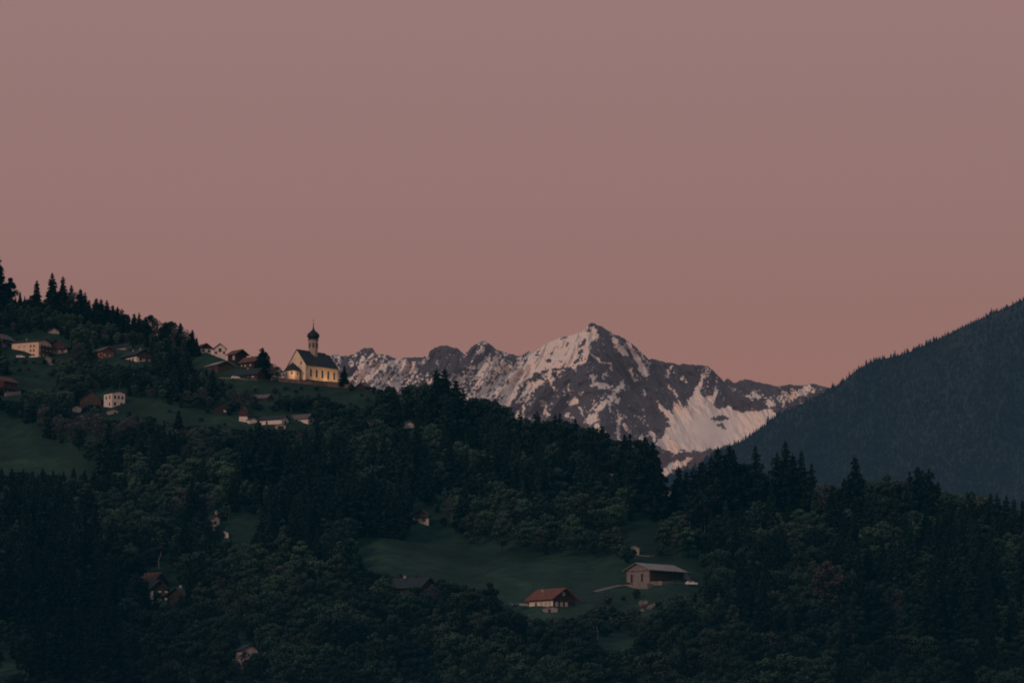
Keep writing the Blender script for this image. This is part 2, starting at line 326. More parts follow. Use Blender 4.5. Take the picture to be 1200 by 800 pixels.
# ------------------------------------------------------------------ far wooded hill on the right
HX=[600,700,772,802,820,835,856,868,892,910,934,961,974.5,989.5,1006,1024,1039,1060,1100,1150,1200,1300,1500,1900]
HY=[590,575,563,552,546,531,524,518,502,487,476,463,455.5,446,432,423,419.5,415,397,373,351,318,270,250]
def hill_depth(px,py):
    sk=np.interp(px,HX,HY); h=py-sk
    g=np.sin(px*.035+py*.012)*110+np.sin(px*.08-py*.02)*45+np.sin(px*.17+py*.03)*12
    return 7000-h*7.5-g*np.clip(h/15,0,1)
def build_hill():
    xs=np.arange(600,1900,5.); nr=60; v=np.linspace(0,1,nr)[:,None]; sk=np.interp(xs,HX,HY)
    PX=np.broadcast_to(xs,(nr,len(xs))); PY=sk+(720-sk)*v
    P=at(PX,PY,hill_depth(PX,PY)); back=P[0]*1.15; back[:,2]*=.5
    V=np.concatenate([back[None],P]).reshape(-1,3); nc=len(xs); i=np.arange(nr)[:,None]*nc+np.arange(nc-1)[None,:]
    Fq=np.stack([i,i+nc,i+nc+1,i+1],-1).reshape(-1,4)
    haze_glow=(.0108,.0205,.0300)  # bluish haze of distance, set as emission on hill and trees
    m=mat('far_hill_ground',(.012,.015,.014),.95,haze_glow=haze_glow)
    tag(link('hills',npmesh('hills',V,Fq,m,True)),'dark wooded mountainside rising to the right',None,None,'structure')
    n=32000
    px=rng.uniform(760,1330,n); sk=np.interp(px,HX,HY); py=sk+rng.random(n)**.9*(650-sk)
    # a denser fringe right on the crest
    px2=np.arange(765,1330,1.7)+rng.uniform(-1.2,1.2,len(np.arange(765,1330,1.7))); py2=np.interp(px2,HX,HY)+rng.uniform(0,2.2,len(px2))
    px=np.concatenate([px,px2]); py=np.concatenate([py,py2]); n=len(px)
    B=at(px,py,hill_depth(px,py)); 
    big=fbm(px/30,py/30,7,3)
    H=rng.uniform(8,14,n)*(.72+.5*big)*np.where(rng.random(n)<.10,1.5,1)*np.where(rng.random(n)<.35,.65,1)
    prof=[(0,.24),(.06,1.0),(.40,.52),(.44,.68),(.72,.26),(.75,.36),(1.0,.02)]
    k=6; tv=[]; tr=[]
    for z,r in prof:
        for j in range(k): tv.append((r*math.cos(j*math.tau/k),r*math.sin(j*math.tau/k),z))
    tv=np.array(tv); fs=[]
    for a in range(len(prof)-1):
        for j in range(k): fs.append((a*k+j,a*k+(j+1)%k,(a+1)*k+(j+1)%k,(a+1)*k+j))
    fs=np.array(fs); ang=rng.uniform(0,6.28,n); c,s=np.cos(ang)[:,None],np.sin(ang)[:,None]
    rad=(H*rng.uniform(.16,.25,n))[:,None]
    jit=1+rng.uniform(-.35,.35,(n,len(tv)))
    X=(tv[:,0]*c-tv[:,1]*s)*rad*jit; Yv=(tv[:,0]*s+tv[:,1]*c)*rad*jit; Z=tv[:,2]*H[:,None]+0*X
    V=np.stack([X,Yv,Z],-1)+B[:,None,:]; V[:,:,2]-=1
    FF=(fs[None]+(np.arange(n)*len(tv))[:,None,None]).reshape(-1,4)
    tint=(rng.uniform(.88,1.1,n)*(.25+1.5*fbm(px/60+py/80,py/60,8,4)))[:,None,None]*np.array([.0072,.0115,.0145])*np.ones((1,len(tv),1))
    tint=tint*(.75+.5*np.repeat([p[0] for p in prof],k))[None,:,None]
    m2=mat('far_spruce_foliage',(1,1,1),.9,attr='tint',haze_glow=haze_glow,spec=.05)
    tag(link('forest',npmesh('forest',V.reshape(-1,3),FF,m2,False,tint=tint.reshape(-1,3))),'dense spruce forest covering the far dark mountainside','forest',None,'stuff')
build_hill()

# ------------------------------------------------------------------ tree prototypes
def quads(C,U,W):
    V=np.stack([C-U-W,C+U-W,C+U+W,C-U+W],1).reshape(-1,3)
    return V, np.arange(len(C)*4).reshape(-1,4)
def unit(v): return v/np.linalg.norm(v,axis=-1,keepdims=True)
def spruce(seed, h=20., R0=3.3, tiers=26, sparse=.0, bare=.08):
    r=np.random.default_rng(seed); C=[];U=[];W=[];T=[]
    ga=0; asym=r.uniform(0,6.28)
    for i in range(tiers):
        z=bare+(1-bare)*(i+r.uniform(-.3,.3))/tiers; z=min(max(z,bare),.975)
        rad=R0*(1-z)**.74*(1+.16*math.sin(i*1.7+seed)+.1*math.sin(i*.6+seed*2))*r.uniform(.85,1.12)+.22
        if z<bare+.1: rad*=.75+2.5*(z-bare)
        nb=max(5,int(9*(1-z)+5))
        for b in range(nb):
            if r.random()<sparse: continue
            ga+=2.4+r.uniform(-.4,.4); L=rad*r.uniform(.7,1.15)*(1+.12*math.cos(ga-asym)); d=np.array([math.cos(ga),math.sin(ga),0.]); p=np.array([-d[1],d[0],0.])
            droop=r.uniform(.15,.45); ns=3 if L>1 else 2
            for s in range(ns):
                f=(s+.6)/ns
                c=d*L*f+np.array([0,0,z*h-droop*L*f*f+.2*L*f]) + r.normal(0,.08,3)
                u=(d+np.array([0,0,-droop*f]))*L/ns*.62
                w=(p+np.array([0,0,r.uniform(-.8,.8)]))*(L*.16*(1.35-f*.6)+.05)
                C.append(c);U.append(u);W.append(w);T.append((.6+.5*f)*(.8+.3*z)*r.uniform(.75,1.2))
                # hanging twig curtains below the bough
                hh=(.30+.10*L)*(1.15-.5*f)
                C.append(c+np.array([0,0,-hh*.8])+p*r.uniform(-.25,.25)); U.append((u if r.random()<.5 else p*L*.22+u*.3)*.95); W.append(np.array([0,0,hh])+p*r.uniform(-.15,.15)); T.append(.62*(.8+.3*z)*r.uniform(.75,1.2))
    for s in range(8):
        C.append(np.array([0,0,h*(.93+.009*s)])); a=r.uniform(0,3.14); U.append(np.array([math.cos(a),math.sin(a),0])*.3*(1.2-s*.13)); W.append(np.array([0,0,.3])); T.append(.9)
    V,Fq=quads(np.array(C),np.array(U),np.array(W)); return V,Fq,np.repeat(T,4)
def broad(seed,h=15.,rw=5.,nl=14,per=85,bot=.22,ls=.34,fill=1.):
    r=np.random.default_rng(seed); C=[];U=[];W=[];T=[];LB=[]
    for i in range(nl):
        a=i*2.4+r.uniform(-.5,.5); q=(i+.5)/nl; zz=bot+.18+(.66-bot)*q**.9+r.uniform(-.05,.05)
        rr=rw*.62*math.sin(math.pi*min(1,.22+.70*(1-q)))**.8*r.uniform(.55,1.1)*(1 if i<nl-2 else .3)
        c=np.array([math.cos(a)*rr,math.sin(a)*rr,zz*h]); lr=rw*r.uniform(.32,.50)*(1.1-.35*q); LB.append(c)
        n=int(per*fill*r.uniform(.75,1.2)); d=unit(r.normal(size=(n,3))+np.array([0,0,.28]))
        lump=1+.18*np.sin(d[:,0]*5+i)*np.sin(d[:,1]*5+2*i)
        P=c+d*(lr*lump*r.uniform(.62,1.06,n))[:,None]*np.array([1,1,.82])
        nn=unit(d+r.normal(0,.55,(n,3))); u=unit(np.cross(nn,r.normal(size=(n,3)))); w=np.cross(nn,u); s=ls*r.uniform(.55,1.25,n)[:,None]
        C.append(P);U.append(u*s);W.append(w*s*.75)
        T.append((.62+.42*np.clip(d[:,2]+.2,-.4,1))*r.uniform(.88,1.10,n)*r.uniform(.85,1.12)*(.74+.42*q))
    V,Fq=quads(np.concatenate(C),np.concatenate(U),np.concatenate(W)); return V,Fq,np.repeat(np.concatenate(T),4),LB
def trunk_mesh(name,h,top,r0,limbs,m,seed,twigs=0,rw=4):
    mb=MB(); r=random.Random(seed); pts=[Vector((0,0,-1))]; n=5
    for i in range(1,n+1): pts.append(Vector((r.uniform(-.02,.02)*h*(i<n),r.uniform(-.02,.02)*h*(i<n),top*h*i/n)))
    for i in range(n): mb.tube(pts[i],pts[i+1],r0*(1-.8*i/n),r0*(1-.8*(i+1)/n),6)
    for l in limbs:
        s=pts[2]+(pts[4]-pts[2])*r.random(); e=Vector(l); mid=(s+e)/2+Vector((0,0,-.06*h)); mb.tube(s,mid,r0*.4,r0*.22,4); mb.tube(mid,e,r0*.22,r0*.06,4)
        for _ in range(twigs):
            q=mid+(e-mid)*r.random(); mb.tube(q,q+Vector((r.uniform(-1,1),r.uniform(-1,1),r.uniform(.2,1.3)))*rw*.3,.05,.02,3)
    me=bpy.data.meshes.new(name); me.from_pydata(mb.v,[],mb.f); me.materials.append(m); return me
PROTO={}
def addp(kind,V,Fq,T,trunk,h,w):
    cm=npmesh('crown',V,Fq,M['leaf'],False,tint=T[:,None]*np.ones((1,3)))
    n=len(trunk.vertices); tv=np.empty(n*3,np.float32); trunk.vertices.foreach_get('co',tv)
    PROTO.setdefault(kind,[]).append(dict(cm=cm,tm=trunk,V=V,F=Fq,T=T,h=h,w=w,tv=tv.reshape(-1,3),tf=[tuple(p.vertices) for p in trunk.polygons]))
for s in range(5):
    V,Fq,T=spruce(100+s,20,[3.4,4.0,3.0,3.5,4.4][s],[27,29,26,30,24][s],[.04,.06,.04,.0,.2][s],[.05,.07,.04,.1,.08][s])
    addp('spruce',V,Fq,T,trunk_mesh('trunk',20,.97,.28,[],M['bark'],s),20,[3.4,4.0,3.0,3.5,4.4][s]*1.7)
for s in range(6):
    rw=[5,5.6,4.4,6,5,4][s]; V,Fq,T,LB=broad(200+s,15,rw,[17,19,15,21,16,14][s],150,.06,.265)
    addp('broad',V,Fq,T,trunk_mesh('trunk',15,.75,.26,[tuple(l) for l in LB],M['bark'],s),15,rw*1.8)
for s in range(3):
    V,Fq,T,LB=broad(300+s,17,3.1,13,60,.24,.30)
    addp('birch',V,Fq,T,trunk_mesh('trunk',17,.9,.15,[tuple(l) for l in LB[::2]],M['birchbark'],s),17,5.6)
for s in range(3):   # barely leafed out
    V,Fq,T,LB=broad(400+s,13,4.4,16,48,.1,.20)
    addp('bare',V,Fq,T,trunk_mesh('trunk',13,.85,.2,[tuple(l) for l in LB],M['greybark'],s,5,4.4),13,8)
for s in range(3):
    V,Fq,T,LB=broad(500+s,4,2.2,8,60,.02,.24)
    addp('bush',V,Fq,T,trunk_mesh('stems',4,.6,.1,[tuple(l) for l in LB],M['bark'],s),4,4.2)

# ------------------------------------------------------------------ buildings
CLEAR=np.zeros((1000,1500),bool)      # plan of what stays open: (py, px+150)
def clear_rect(x0,y0,x1,y1): CLEAR[int(max(0,y0)):int(y1)+1, int(x0+150):int(x1+150)+1]=True
def clear_poly(p):
    X,Y=np.meshgrid(np.arange(-150,1350),np.arange(0,1000)); CLEAR[inpoly(X,Y,p)]=True

def add_window(root,face,W,L,u,z,w,h,fm,gm,name='window'):
    # face: 'g' gable at -Y, 'r' side +X, 'l' side -X ; u along the face
    def bx(t0,t1,hw,z0,z1):
        mb=MB()
        if face=='g': return mb.box(u-hw,u+hw,-L/2-t1,-L/2-t0,z0,z1)
        if face=='r': return mb.box(W/2+t0,W/2+t1,u-hw,u+hw,z0,z1)
        return mb.box(-W/2-t1,-W/2-t0,u-hw,u+hw,z0,z1)
    f=bx(-.05,.07,w/2+.13,z-.13,z+h+.13).build('frame',M[fm]); f.name=name; f.parent=root; f.data.name='window'
    bx(.05,.10,w/2,z,z+h).build('pane',M[gm],f)
    return f
def house(name,label,cat,px,py,W,L,he,hr,rot,wall='white',roof='darkroof',over=.9,clad=None,cladz=None,win=(),chim=(),balc=None,door=None,fm='darkframe',gm='glass',dy=0,group=None,anchor='corner',deep=4,rt=.28):
    p=G(px,py); p.y+=dy
    a=R(rot); cx=(W/2 if rot<0 else -W/2) if anchor=='corner' and rot!=0 else 0
    off=Matrix.Rotation(a,3,'Z')@Vector((cx,-L/2,0)); loc=p-off
    root=empty(name,loc,a,label,cat,group)
    def prism(W_,L_,z0):
        mb=MB(); sl=(hr-he)/(W_/2)
        return mb.extr_y([(-W_/2,z0),(W_/2,z0),(W_/2,he),(0,hr),(-W_/2,he)],-L_/2,L_/2)
    prism(W,L,-deep).build('wall',M[wall],root)
    if clad:
        e=.06; sl=(hr-he)/(W/2); mb=MB(); mb.extr_y([(-W/2-e,cladz),(W/2+e,cladz),(W/2+e,he-.1),(0,hr-.1+e*0),(-W/2-e,he-.1)],-L/2-e,L/2+e)
        mb.build('cladding',M[clad],root)
        we=e
    else: we=0
    sl=(hr-he)/(W/2); xe=W/2+over; ze=he-over*sl+.03; zr=hr+.03
    MB().extr_y([(-xe,ze),(0,zr),(xe,ze),(xe,ze+rt),(0,zr+rt*1.1),(-xe,ze+rt)][::-1],-L/2-over,L/2+over).build('roof',M[roof],root)
    rf=root.children[-1]
    for (x,y,h_) in chim:
        zt=hr-abs(x)*sl
        MB().box(x-.35,x+.35,y-.35,y+.35,zt-.4,zt+h_).box(x-.45,x+.45,y-.45,y+.45,zt+h_,zt+h_+.12).build('chimney',M['grey'],rf)
    for w in win:
        face,us,z,ww,hh=w[:5]; g=w[5] if len(w)>5 else gm
        for u in us: add_window(root,face,W+2*we,L+2*we,u,z,ww,hh,fm,g)
    if door:
        face,u,ww,hh=door[:4]; t=we
        mb=MB(); 
        if face=='g': mb.box(u-ww/2,u+ww/2,-L/2-t-.08,-L/2+.05,0,hh)
        elif face=='r': mb.box(W/2-.05,W/2+t+.08,u-ww/2,u+ww/2,0,hh)
        else: mb.box(-W/2-t-.08,-W/2+.05,u-ww/2,u+ww/2,0,hh)
        d=mb.build('door',M['darkwood'],root)
    if balc:
        for face,u0,u1,z in balc:
            mb=MB(); 
            def bb(a0,a1,b0,b1,z0,z1):
                if face=='g': mb.box(a0,a1,-L/2-b1,-L/2-b0,z0,z1)
                elif face=='r': mb.box(W/2+b0,W/2+b1,a0,a1,z0,z1)
                else: mb.box(-W/2-b1,-W/2-b0,a0,a1,z0,z1)
            bb(u0,u1,-.1,1.3,z-.15,z); bb(u0,u1,1.22,1.3,z+.003,z+.95)
            n=max(2,int((u1-u0)/2.5))
            for i in range(n+1): q=u0+.06+(u1-u0-.12)*i/n; bb(q-.06,q+.06,1.1,1.22,z,z+1.05)
            mb.build('balcony',M['brownwood'],root)
    return root

# --- church -----------------------------------------------------------
W_,L_,he_,hr_=12.,26.5,8.2,15.6; phi=50
pc=G(358.,445.5); a=R(phi-90); loc=pc-Matrix.Rotation(a,3,'Z')@Vector((W_/2,-L_/2,0)); cz=loc.z
ch=empty('church',loc,a,'pale yellow village church with steep dark roof and onion-domed tower on the ridge','church')
nl=19.5; y0=-L_/2; y1=y0+nl; y2=L_/2
MB().extr_y([(-W_/2,-5),(W_/2,-5),(W_/2,he_),(0,hr_),(-W_/2,he_)],y0,y1).build('nave_wall',M['church'],ch)
cw=W_/2-.9
mb=MB(); prof=[(cw,y1-.05),(cw,y2-2.6),(cw*.45,y2),(-cw*.45,y2),(-cw,y2-2.6),(-cw,y1-.05)]; n=len(prof)
mb.poly([(x,y,-5) for x,y in prof]+[(x,y,he_+.1) for x,y in prof],[tuple(range(n-1,-1,-1)),tuple(range(n,2*n))]+[(i,(i+1)%n,(i+1)%n+n,i+n) for i in range(n)]); mb.build('choir_wall',M['church'],ch)
sl=(hr_-he_)/(W_/2); ov=.55; xe=W_/2+ov; ze=he_-ov*sl+.04
rf=MB().extr_y([(-xe,ze),(0,hr_+.04),(xe,ze),(xe,ze+.3),(0,hr_+.38),(-xe,ze+.3)][::-1],y0-.35,y1+.6).build('roof',M['churchroof'],ch)
mb=MB(); ce=cw+.5; zc=he_-.25; prof=[(ce,y1+.62),(ce,y2-2.4),(ce*.48,y2+.5),(-ce*.48,y2+.5),(-ce,y2-2.4),(-ce,y1+.62)]
pts=[(x,y,zc) for x,y in prof]+[(x,y,zc+.25) for x,y in prof]+[(0,y1+.62,hr_-.25),(0,y2-3.6,hr_-.25)]
mb.poly(pts,[(5,4,3,2,1,0)]+[(i,(i+1)%6,(i+1)%6+6,i+6) for i in range(6)]+[(6,7,13,12),(7,8,13),(8,9,13),(9,10,13),(10,11,12,13),(11,6,12)]); mb.build('choir_roof',M['churchroof'],ch)
def arch_window(root,x,y,nx,ny,z,w,h,nm='window',fr='church',pane='glass'):
    tx,ty=-ny,nx
    def pl(hw,z0,z1,t0,t1):
        pr=[(-hw,z0),(hw,z0)]+[(hw*math.cos(t),z1-hw+hw*math.sin(t)) for t in [i*math.pi/6 for i in range(0,7)]]
        m=len(pr); P=[(x+tx*u+nx*t0,y+ty*u+ny*t0,zz) for u,zz in pr]+[(x+tx*u+nx*t1,y+ty*u+ny*t1,zz) for u,zz in pr]
        return MB().poly(P,[tuple(range(m-1,-1,-1)),tuple(range(m,2*m))]+[(i,(i+1)%m,(i+1)%m+m,i+m) for i in range(m)])
    f=pl(w/2+.18,z-.18,z+h+.18,-.05,.10).build(nm,M[fr],root); pl(w/2,z,z+h,.05,.15).build('pane',M[pane],f); return f
for i in range(4): arch_window(ch,W_/2,y0+3.6+i*4.1,1,0,2.2,1.25,3.9)
arch_window(ch,cw,y1+1.6,1,0,2.3,1.1,3.7); 
dn=Vector((cw*.55,0)); nx,ny=2.6,cw*.55; q=math.hypot(nx,ny); arch_window(ch,cw*.725,y2-1.3,nx/q,ny/q,2.3,1.0,3.7)
arch_window(ch,-2.9,y0,0,-1,8.2,.8,1.5); arch_window(ch,2.9,y0,0,-1,8.2,.8,1.5)
MB().box(-.9,.9,y0-.12,y0+.05,-.5,2.6).build('door',M['darkwood'],ch)
for nm,m_,zz in (('plinth','stone',0),): MB().box(W_/2-.02,W_/2+.14,y0-.1,y1,-3,.7).build('plinth',M['stone'],ch)
MB().box(W_/2-.02,W_/2+.10,y0,y1,he_-.85,he_-.45).build('cornice',M['church'],ch)
# tower
tx,ty=0,y0+11.4; tw=2.28
tm=MB().lathe([(tw*1.08,8.),(tw*1.08,hr_+5.6),(tw*1.2,hr_+5.65),(tw*1.2,hr_+6.0)],tx,ty,8,math.pi/8).build('tower_wall',M['tower'],ch)
for i in range(8):
    an=i*math.pi/4; rr=tw*1.08*math.cos(math.pi/8)
    arch_window(ch,tx+math.cos(an)*rr,ty+math.sin(an)*rr,math.cos(an),math.sin(an),hr_+2.1,.85,2.4,'belfry_opening','tower','metal')
o0=hr_+6.0
dome=MB().lathe([(2.75,o0),(2.6,o0+.35),(2.35,o0+.6),(2.5,o0+.95),(2.95,o0+1.5),(3.1,o0+2.2),(2.95,o0+2.9),(2.5,o0+3.5),(1.8,o0+4.1),(1.1,o0+4.7),(.6,o0+5.3),(.36,o0+6.0),(.22,o0+7.2),(.1,o0+8.0)],tx,ty,16).build('onion_dome',M['copper'],ch,True)
MB().lathe([(.05,o0+7.9),(.3,o0+8.1),(.3,o0+8.4),(.06,o0+8.6),(.06,o0+10.6)],tx,ty,8).box(tx-.5,tx+.5,ty-.06,ty+.06,o0+9.8,o0+9.95).build('spire_cross',M['metal'],dome)
# chapel in front of the gable
pch=G(343,443.5); pch.y-=2; lz=pch.z
cp=empty('chapel',pch,0,'small polygonal chapel with dark tent roof lit warm yellow left of the church','chapel')
MB().lathe([(3.75,-3),(3.75,3.7)],0,0,8,math.pi/8).build('wall',M['church'],cp)
MB().lathe([(4.35,3.3),(4.3,3.6),(3.2,5.1),(1.6,6.6),(.5,7.4),(.08,7.9)],0,0,8,math.pi/8).build('roof',M['churchroof'],cp)
for an in (-90,-45,-135): arch_window(cp,3.46*math.cos(R(an)),3.46*math.sin(R(an)),math.cos(R(an)),math.sin(R(an)),1.3,.6,1.5)
def ch_pt(x,y,z): return loc+Matrix.Rotation(a,3,'Z')@Vector((x,y,z))
# floodlights
def lamp(p,target,power,label,size=1.2,blend=.9,col=(1.,.56,.24)):
    r=empty('floodlight',p,0,label,'floodlight','floodlights around the church')
    MB().tube((0,0,-1.2),(0,0,.05),.04,.04).build('post',M['metal'],r); MB().box(-.18,.18,-.1,.1,.02,.3).build('housing',M['metal'],r)
    l=bpy.data.lights.new('spot','SPOT'); l.energy=power; l.color=col; l.spot_size=size*1.8; l.spot_blend=blend; l.shadow_soft_size=.15
    o=bpy.data.objects.new('lamp_light',l); COL.objects.link(o); o.parent=r; d=Vector(target)-Vector(p); o.location=(0,0,.5)
    o.rotation_euler=d.to_track_quat('-Z','Y').to_euler()
lamp(ch_pt(W_/2+5,y0+13.5,.2),ch_pt(W_/2,y0+14.0,4.4),700,'small floodlight shining on the church side wall nearest its middle window')
lamp(ch_pt(W_/2+4.5,y0+21,.2),ch_pt(W_/2-1,y0+21.4,4.0),560,'small floodlight shining on the choir wall of the church')
lamp(ch_pt(W_/2+5,y0+6.5,.2),ch_pt(W_/2,y0+7,4),330,'small floodlight shining between the first church windows')
lamp(tuple(pch+Vector((1.6,-7,.0))),tuple(pch+Vector((.8,-3,2.))),330,"small floodlight shining on the small chapel wall")
lamp(ch_pt(2.6,y0-6.5,.2),ch_pt(1.2,y0,8),1000,'small floodlight shining up the church gable')

# --- walls following the ground -------------------------------------------
def ground_wall(name,label,cat,pts,h,t,m,kind=None,below=1.2):
    P=[G(x,y) for x,y in pts]; n=len(P); V=[];Fq=[]
    for i,p in enumerate(P):
        d=(P[min(i+1,n-1)]-P[max(i-1,0)]); d.z=0; d.normalize(); nn=Vector((-d.y,d.x,0))*t/2
        V+= [p-nn+Vector((0,0,-below)),p+nn+Vector((0,0,-below)),p+nn+Vector((0,0,h)),p-nn+Vector((0,0,h))]
    for i in range(n-1):
        a_=i*4; b_=a_+4
        for j in range(4): Fq.append((a_+j,a_+(j+1)%4,b_+(j+1)%4,b_+j))
    Fq+= [(0,1,2,3),((n-1)*4+3,(n-1)*4+2,(n-1)*4+1,(n-1)*4)]
    o=MB().poly(V,Fq).build(name,M[m]); return tag(o,label,cat,None,kind)
ground_wall('retaining_wall','rough brown stone retaining wall under the church','wall',[(327,447),(340,448),(352,449.5),(366,451),(382,452),(400,453),(412,455)],1.7,.6,'stone')
ground_wall('garden_wall','low pale wall left of the small chapel','wall',[(318,445.5),(324,445),(330,446),(336,447)],1.1,.5,'palestone')
def ribbon(name,pts,w,m,label):
    P=[G(x,y) for x,y in pts]; V=[];Fq=[]; n=len(P)
    for i,p in enumerate(P):
        d=(P[min(i+1,n-1)]-P[max(i-1,0)]); d.z=0; d.normalize(); nn=Vector((-d.y,d.x,0))*w/2
        q=Vector((p.x,p.y,0)); 
        for s in (-1,1):
            c=q+nn*s; c.z=p.z+.12+ (c.y-p.y)*.28*1.0; V.append(c)
    for i in range(n-1): Fq.append((2*i,2*i+1,2*i+3,2*i+2))
    return tag(MB().poly(V,Fq).build(name,M[m]),label,None,None,'structure')
ribbon('farm_track',[(697,693.0),(704,691.2),(712,689.2),(720,687.3),(727,686),(733,686)],2.2,'gravel','pale gravel farm track leading to the barn')
ribbon('driveway',[(51,416),(55,419),(59,423),(62,428)],3.2,'gravel','pale gravel drive right of the cream apartment house')
ribbon('church_path',[(255,443),(270,443.6),(285,444.2),(300,445),(318,446.6)],1.6,'gravel','pale path along the row of houses left of the church')
# crest highlight across the meadow is tinted into the ground colour

# --- fence along the houses (pale)
def fence(name,label,pts,h=1.0,m='fence'):
    P=[G(x,y) for x,y in pts]; r=empty(name,P[0],0,label,'fence'); o=P[0]
    mb=MB()
    for i in range(len(P)-1):
        a_=P[i]-o; b_=P[i+1]-o
        for z in (.4,.85): mb.tube(a_+Vector((0,0,z)),b_+Vector((0,0,z)),.06,.06,4)
    mb.build('rail',M[m],r)
    for i in range(len(P)-1):
        k=3
        for j in range(k):
            q=P[i]-o+(P[i+1]-P[i])*j/k
            MB().box(q.x-.07,q.x+.07,q.y-.07,q.y+.07,q.z-.6,q.z+h).build('post',M[m],r)
fence('wooden_fence','pale rail fence along the grass left of the church',[(258,444),(268,444.6),(278,445),(290,446),(303,446.5)])

# --- barn
bw,bl,bhe,bhr=10.6,18.2,5.8,8.0
barn=house('barn','long weathered barn with grey sheet roof above a stone terrace on the meadow','barn',761,686,bw,bl,bhe,bhr,46-90,wall='barnwood',roof='greyroof',over=1.1,
   win=[('g',[-2.9,1.9],1.6,.7,2.6)],door=None,rt=.2)
# dark boarded front; a flat dark panel stands for the shade inside the open bay
MB().box(bw/2-.02,bw/2+.12,-bl/2+.5,bl/2-8.2,1.1,bhe-.5).build('board_front',M['redwood'],barn)
MB().box(bw/2-.02,bw/2+.08,-bl/2+9.4,bl/2-.2,1.1,bhe-.6).build('bay_shade',M['metal'],barn)
for i in range(5):
    y=-bl/2+9.4+i*1.95; MB().box(bw/2+.08,bw/2+.28,y-.09,y+.09,1.0,bhe-.5).build('post',M['darkwood'],barn)
for i in range(2): MB().box(-2.2+2.25*i-.0,-.1+2.25*i,-bl/2-.09,-bl/2+.03,0,2.9).build('door',M['barnwood'],barn)
MB().box(-bw/2+.3,bw/2-.3,-bl/2-.07,-bl/2+.03,5.2,5.4).build('beam',M['darkwood'],barn)
# stone terrace in front of the barn
bm_=barn.matrix_basis.copy()
def bpt(x,y,z): return Matrix.Rotation(R(-44),3,'Z')@Vector((x,y,z))+barn.location
tr=MB(); pr=[(bw/2+4.6,-bl/2+1.2),(bw/2+3.6,bl/2-1.5),(bw/2-.5,bl/2-2.0),(bw/2-.5,-bl/2+.2)]
P0=[bpt(x,y,-3.6) for x,y in pr]; P1=[bpt(x,y,1.5) for x,y in pr]
tr.poly(P0+P1,[(3,2,1,0),(4,5,6,7)]+[(i,(i+1)%4,(i+1)%4+4,i+4) for i in range(4)]); 
tag(tr.build('stone_terrace',M['palestone']),'pale stone terrace wall along the front of the barn','terrace')
tr=MB(); pr=[(-bw/2-4.5,-bl/2-4.6),(bw/2+2.8,-bl/2-4.2),(bw/2+2.8,-bl/2-1.05),(bw/2-.6,-bl/2+.15),(-bw/2-4.5,-bl/2+.15)]
P0=[bpt(x,y,-2.4) for x,y in pr]; P1=[bpt(x,y,.5) for x,y in pr]
tr.poly(P0+P1,[(4,3,2,1,0),(5,6,7,8,9)]+[(i,(i+1)%5,(i+1)%5+5,i+5) for i in range(5)])
tag(tr.build('barn_forecourt',M['palestone']),'pale paved forecourt before the barn gable','forecourt')
house('lean_to_shed','small grey shed behind the far end of the barn','shed',806,680,4.5,4,2.6,3.6,-20,wall='grey',roof='paleroof',over=.3)
house('hut','tiny pale hut on the meadow above the barn','hut',739,649,3.2,3.6,1.9,2.7,10,wall='grey',roof='greyroof',over=.3,door=('g',0,.9,1.7))
ground_wall('field_wall','low pale wall beside the tiny hut above the barn','wall',[(747,651),(753,651.5),(760,652),(766,651.5)],.5,.4,'palestone')

# --- red roofed farmhouse
fh=house('farmhouse','farmhouse with red tiled roof and white ground floor on the meadow','house',648,712,9.8,11.5,3.5,6.5,42,wall='white',roof='redroof',over=1.3,clad='redwood',cladz=2.7,
   win=[('g',[-3.2,-1.1,1.1],.7,1.0,1.3,'paleglass'),('l',[-4.2,-2.4,-.2],.9,1.0,1.2,'paleglass'),('l',[2.4],.9,.8,1.1),('g',[-.1],4.3,.8,.9,'paleglass')],chim=[(-1.6,2.6,1.0)],fm='frame')
MB().box(-4.9+.05,4.9-.05,-11.5/2-.055,-11.5/2+.02,0,2.65).build('gable_boards',M['darkwood'],fh)
house('cellar_annex','small low white annex under the gable of the red roofed farmhouse','annex',640,717.5,4.0,3.2,1.4,1.9,20,wall='grey',roof='paleroof',over=.15,door=('g',-.9,.7,1.2))
ground_wall('garden_wall','low grey wall left of the red roofed farmhouse','wall',[(598,707.5),(606,708.5),(616,709),(622,710)],.6,.4,'grey')

# --- vehicles
def car(px,py,rz,m,label,lift=0,s=1):
    p=G(px,py); p.z+=lift; r=empty('parked_car',p,R(rz),label,'car'); r.scale=(s,s,s)
    b=MB().extr_y([(-2.1,.35),(2.1,.35),(2.15,.75),(1.9,.92),(1.0,1.0),(.4,1.42),(-1.3,1.45),(-1.95,1.0),(-2.15,.8)],-.85,.85).build('body',M[m],r)
    for sx in (-1.3,1.3):
        for sy in (-.86,.66):
            w=MB(); w.tube((sx,sy,.33),(sx,sy+.2,.33),.33,.33,12); wo=w.build('wheel',M['tyre'],r)
            MB().tube((sx,sy-.01,.33),(sx,sy+.21,.33),.18,.18,8).build('rim',M['frame'],wo)
    for sy in (-.87,.85): MB().box(-1.25,.35,sy,sy+.02,1.02,1.34).build('window',M['glass'],r)
    MB().poly([(1.02,-.7,1.02),(1.02,.7,1.02),(.43,.7,1.41),(.43,-.7,1.41)],[(0,1,2,3)]).build('windscreen',M['glass'],r)
    MB().box(2.1,2.17,-.75,-.45,.62,.78).build('headlight',M['paleglass'],r); MB().box(2.1,2.17,.45,.75,.62,.78).build('headlight',M['paleglass'],r)
car(810,685.5,8,'carwhite','white car parked behind the far end of the barn')
car(605,709.5,-6,'carblue','blue car parked left of the red roofed farmhouse')
car(24,419.5,3,'carwhite','white car parked in front of the cream apartment house')
car(39,419.5,178,'carwhite','white car at the right front corner of the cream apartment house',s=.9)
